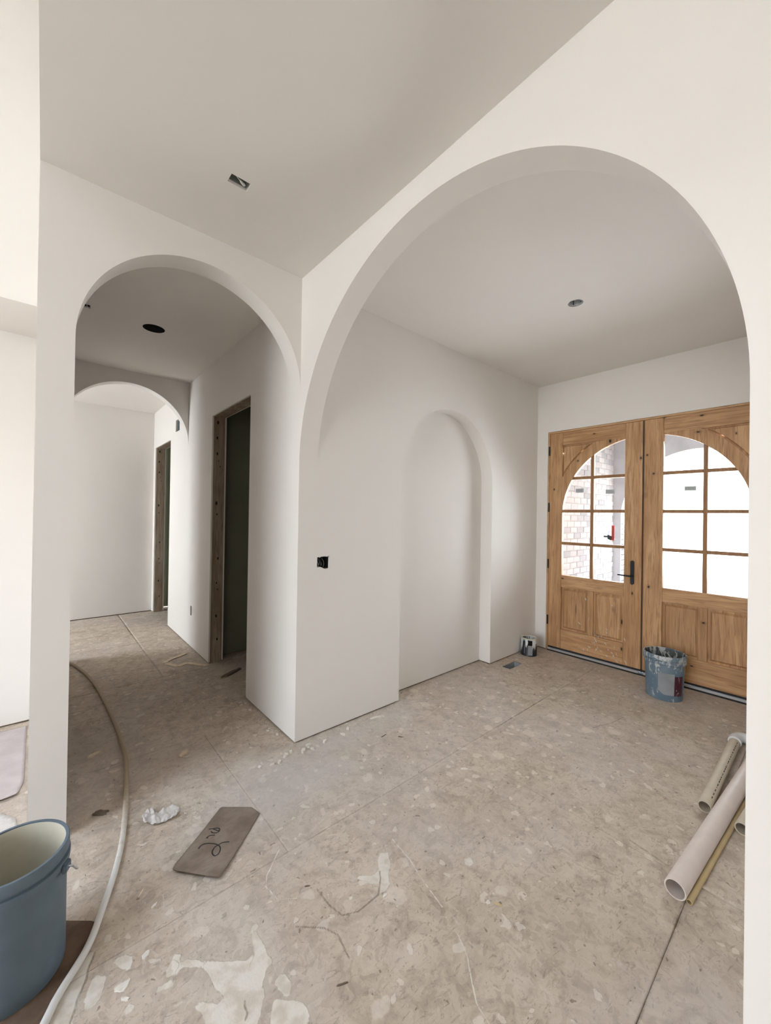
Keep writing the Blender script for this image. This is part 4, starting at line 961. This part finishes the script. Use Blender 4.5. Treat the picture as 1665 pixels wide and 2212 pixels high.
# plaster chips, each its own shape
def chip(label, x, y, a, b, rot, seed, th_=0.004, mat=M_PLASTER, name='plaster_chip', cat='plaster chip', group=None, z0=0.0):
    rr = random.Random(seed); n = 11; pts = []
    for k in range(n):
        an = 2 * PI * k / n; f = rr.uniform(0.62, 1.15); px, py = a * f * math.cos(an), b * f * math.sin(an)
        pts.append((x + px * math.cos(rot) - py * math.sin(rot), y + px * math.sin(rot) + py * math.cos(rot)))
    bm = bmesh.new(); prism(bm, [pts], XY, z0 + 0.0002, z0 + th_)
    for v in bm.verts:
        if v.co.z > z0 + 0.001: v.co.z += rr.uniform(-0.3, 0.5) * th_; v.co.x += (x - v.co.x) * 0.12; v.co.y += (y - v.co.y) * 0.12
    return tag(obj(name, bm, mat), label, cat, group)
for k, (lb, x, y, a_, b_, rt__) in enumerate([
    ('large pale plaster flake on the floor between bucket and white smear', -1.057, -0.852, 0.026, 0.016, 0.2),
    ('curled plaster flake just beyond the large floor smear, left side', -0.985, -0.795, 0.016, 0.011, 0.9),
    ('lone white plaster flake midway between hose and marked board', -0.926, -0.622, 0.015, 0.009, 0.7),
    ('small sliver of plaster nearest the bottom edge, left of the smear', -1.057, -0.897, 0.016, 0.007, -0.8),
    ('thumb-sized plaster chip below the ringed white smear', -0.224, -1.164, 0.014, 0.009, 0.3),
    ('smaller plaster chip left of the ringed white smear', -0.334, -1.086, 0.012, 0.008, 0.1),
    ('crescent plaster shaving against the wall left of the niche', 0.63, -0.075, 0.055, 0.016, -0.25),
    ('white plaster sliver in open floor between niche and pipes', 0.655, -0.876, 0.03, 0.012, -0.6),
    ('pale chip with a tan splinter, nearest the pipes', 0.07, -1.445, 0.012, 0.009, 0.2)]):
    chip(lb, x, y, a_, b_, rt__, 40 + k, 0.003)
chip('tan wood splinter beside the pale chip nearest the pipes', 0.092, -1.475, 0.016, 0.005, -1.2, 77, 0.004, M_PVCT, 'wood_splinter', 'splinter')
for k, (lb, x, y, l, rt__) in enumerate([('dark splinter in the floor midway between corner and pipes', 0.596, -0.383, 0.022, -0.9), ('thin brown splinter left of the dark one, below the wall edge', 0.52, -0.30, 0.03, 0.1),
                                   ('brown splinter at the bottom of the floor, right of the smear', -0.52, -1.30, 0.02, -0.4), ('small dark splinter left of the ringed smear', -0.44, -0.93, 0.013, -0.5),
                                   ('tan splinter on the floor just below the marked board', -0.955, -0.53, 0.022, 0.9)]):
    chip(lb, x, y, l, 0.003, rt__, 90 + k, 0.003, M_BARK if k < 4 else M_TAPE, 'splinter', 'splinter')
# crumbled plaster round the corner of the two arches
rr = random.Random(11)
for k in range(16):
    a_ = rr.uniform(0, 1); x = -0.02 + rr.gauss(0, 0.12) ; y = -0.07 - abs(rr.gauss(0, 0.05)) - max(0, -x) * -0.1
    chip('small crumbled plaster lump at the foot of the corner between the two arches', x, y, rr.uniform(0.011, 0.024), rr.uniform(0.008, 0.014), rr.uniform(0, 3), 200 + k, rr.uniform(0.006, 0.012), group='plaster lumps at the corner foot')
for k in range(8):
    y = rr.uniform(0.1, 0.8)
    chip('small plaster lump along the foot of the hall wall near the corner', -0.02 - abs(rr.gauss(0, 0.03)) - 0.012, y, rr.uniform(0.008, 0.018), rr.uniform(0.006, 0.01), rr.uniform(0, 3), 230 + k, rr.uniform(0.004, 0.01), group='plaster lumps along the hall wall foot')
# dust and grit
bm = bmesh.new(); rr = random.Random(21)
def grit(x, y, s):
    m_ = Matrix.Translation((x, y, s * 0.3)) @ Matrix.Rotation(rr.uniform(0, 6), 4, 'Z') @ Matrix.Diagonal((s * rr.uniform(0.6, 1.8), s, s * 0.45, 1))
    bmesh.ops.create_icosphere(bm, subdivisions=1, radius=0.8, matrix=m_)
for k in range(420):
    m_ = rr.random()
    if m_ < 0.30: x = rr.uniform(0.0, 0.95); y = -0.012 - abs(rr.gauss(0, 0.03))
    elif m_ < 0.5: x = -0.012 - abs(rr.gauss(0, 0.03)); y = rr.uniform(0.0, 0.82)
    elif m_ < 0.62: x = rr.gauss(-0.66, 0.04); y = rr.gauss(-0.18, 0.03)
    elif m_ < 0.75: x = rr.gauss(-0.02, 0.14); y = -0.03 - abs(rr.gauss(0, 0.1))
    else: x = rr.uniform(-1.0, 2.2); y = rr.uniform(-1.9, -0.05)
    if -0.01 < x < 0.01 or (-0.86 < x < -0.41 and -0.70 < y < -0.25): continue
    grit(x, y, rr.uniform(0.0015, 0.0042))
tag(obj('plaster_grit', bm, M_PLASTER), 'fine plaster grit scattered over the floor and along the wall feet', 'grit', kind='stuff')
# scraps in the hall and closet
chip('crumpled tan scrap on the hall floor right of the hose', -0.585, 0.34, 0.035, 0.018, 0.2, 301, 0.008, M_TAPE, 'paper_scrap', 'scrap')
chip('torn scrap on the hall floor against the left wall, nearest the near jamb', -1.02, 0.68, 0.045, 0.02, 0.5, 302, 0.006, M_TAPE, 'paper_scrap', 'scrap')
chip('dark torn scrap left of the hose near the arch foot', -1.035, 0.075, 0.04, 0.018, -0.5, 303, 0.008, M_BARK, 'paper_scrap', 'scrap')
for k, (lb, x, y, l, w_, ro_) in enumerate([('dark torn drywall scrap inside the first rough doorway, nearest the sill', 0.10, 1.42, 0.13, 0.035, 0.5), ('pale torn drywall scrap deep inside the first rough doorway', 0.32, 1.80, 0.10, 0.04, 0.2)]):
    chip(lb, x, y, l, w_, ro_, 310 + k, 0.012, M_BARK if k == 0 else M_PAPEREDGE, 'drywall_scrap', 'scrap')
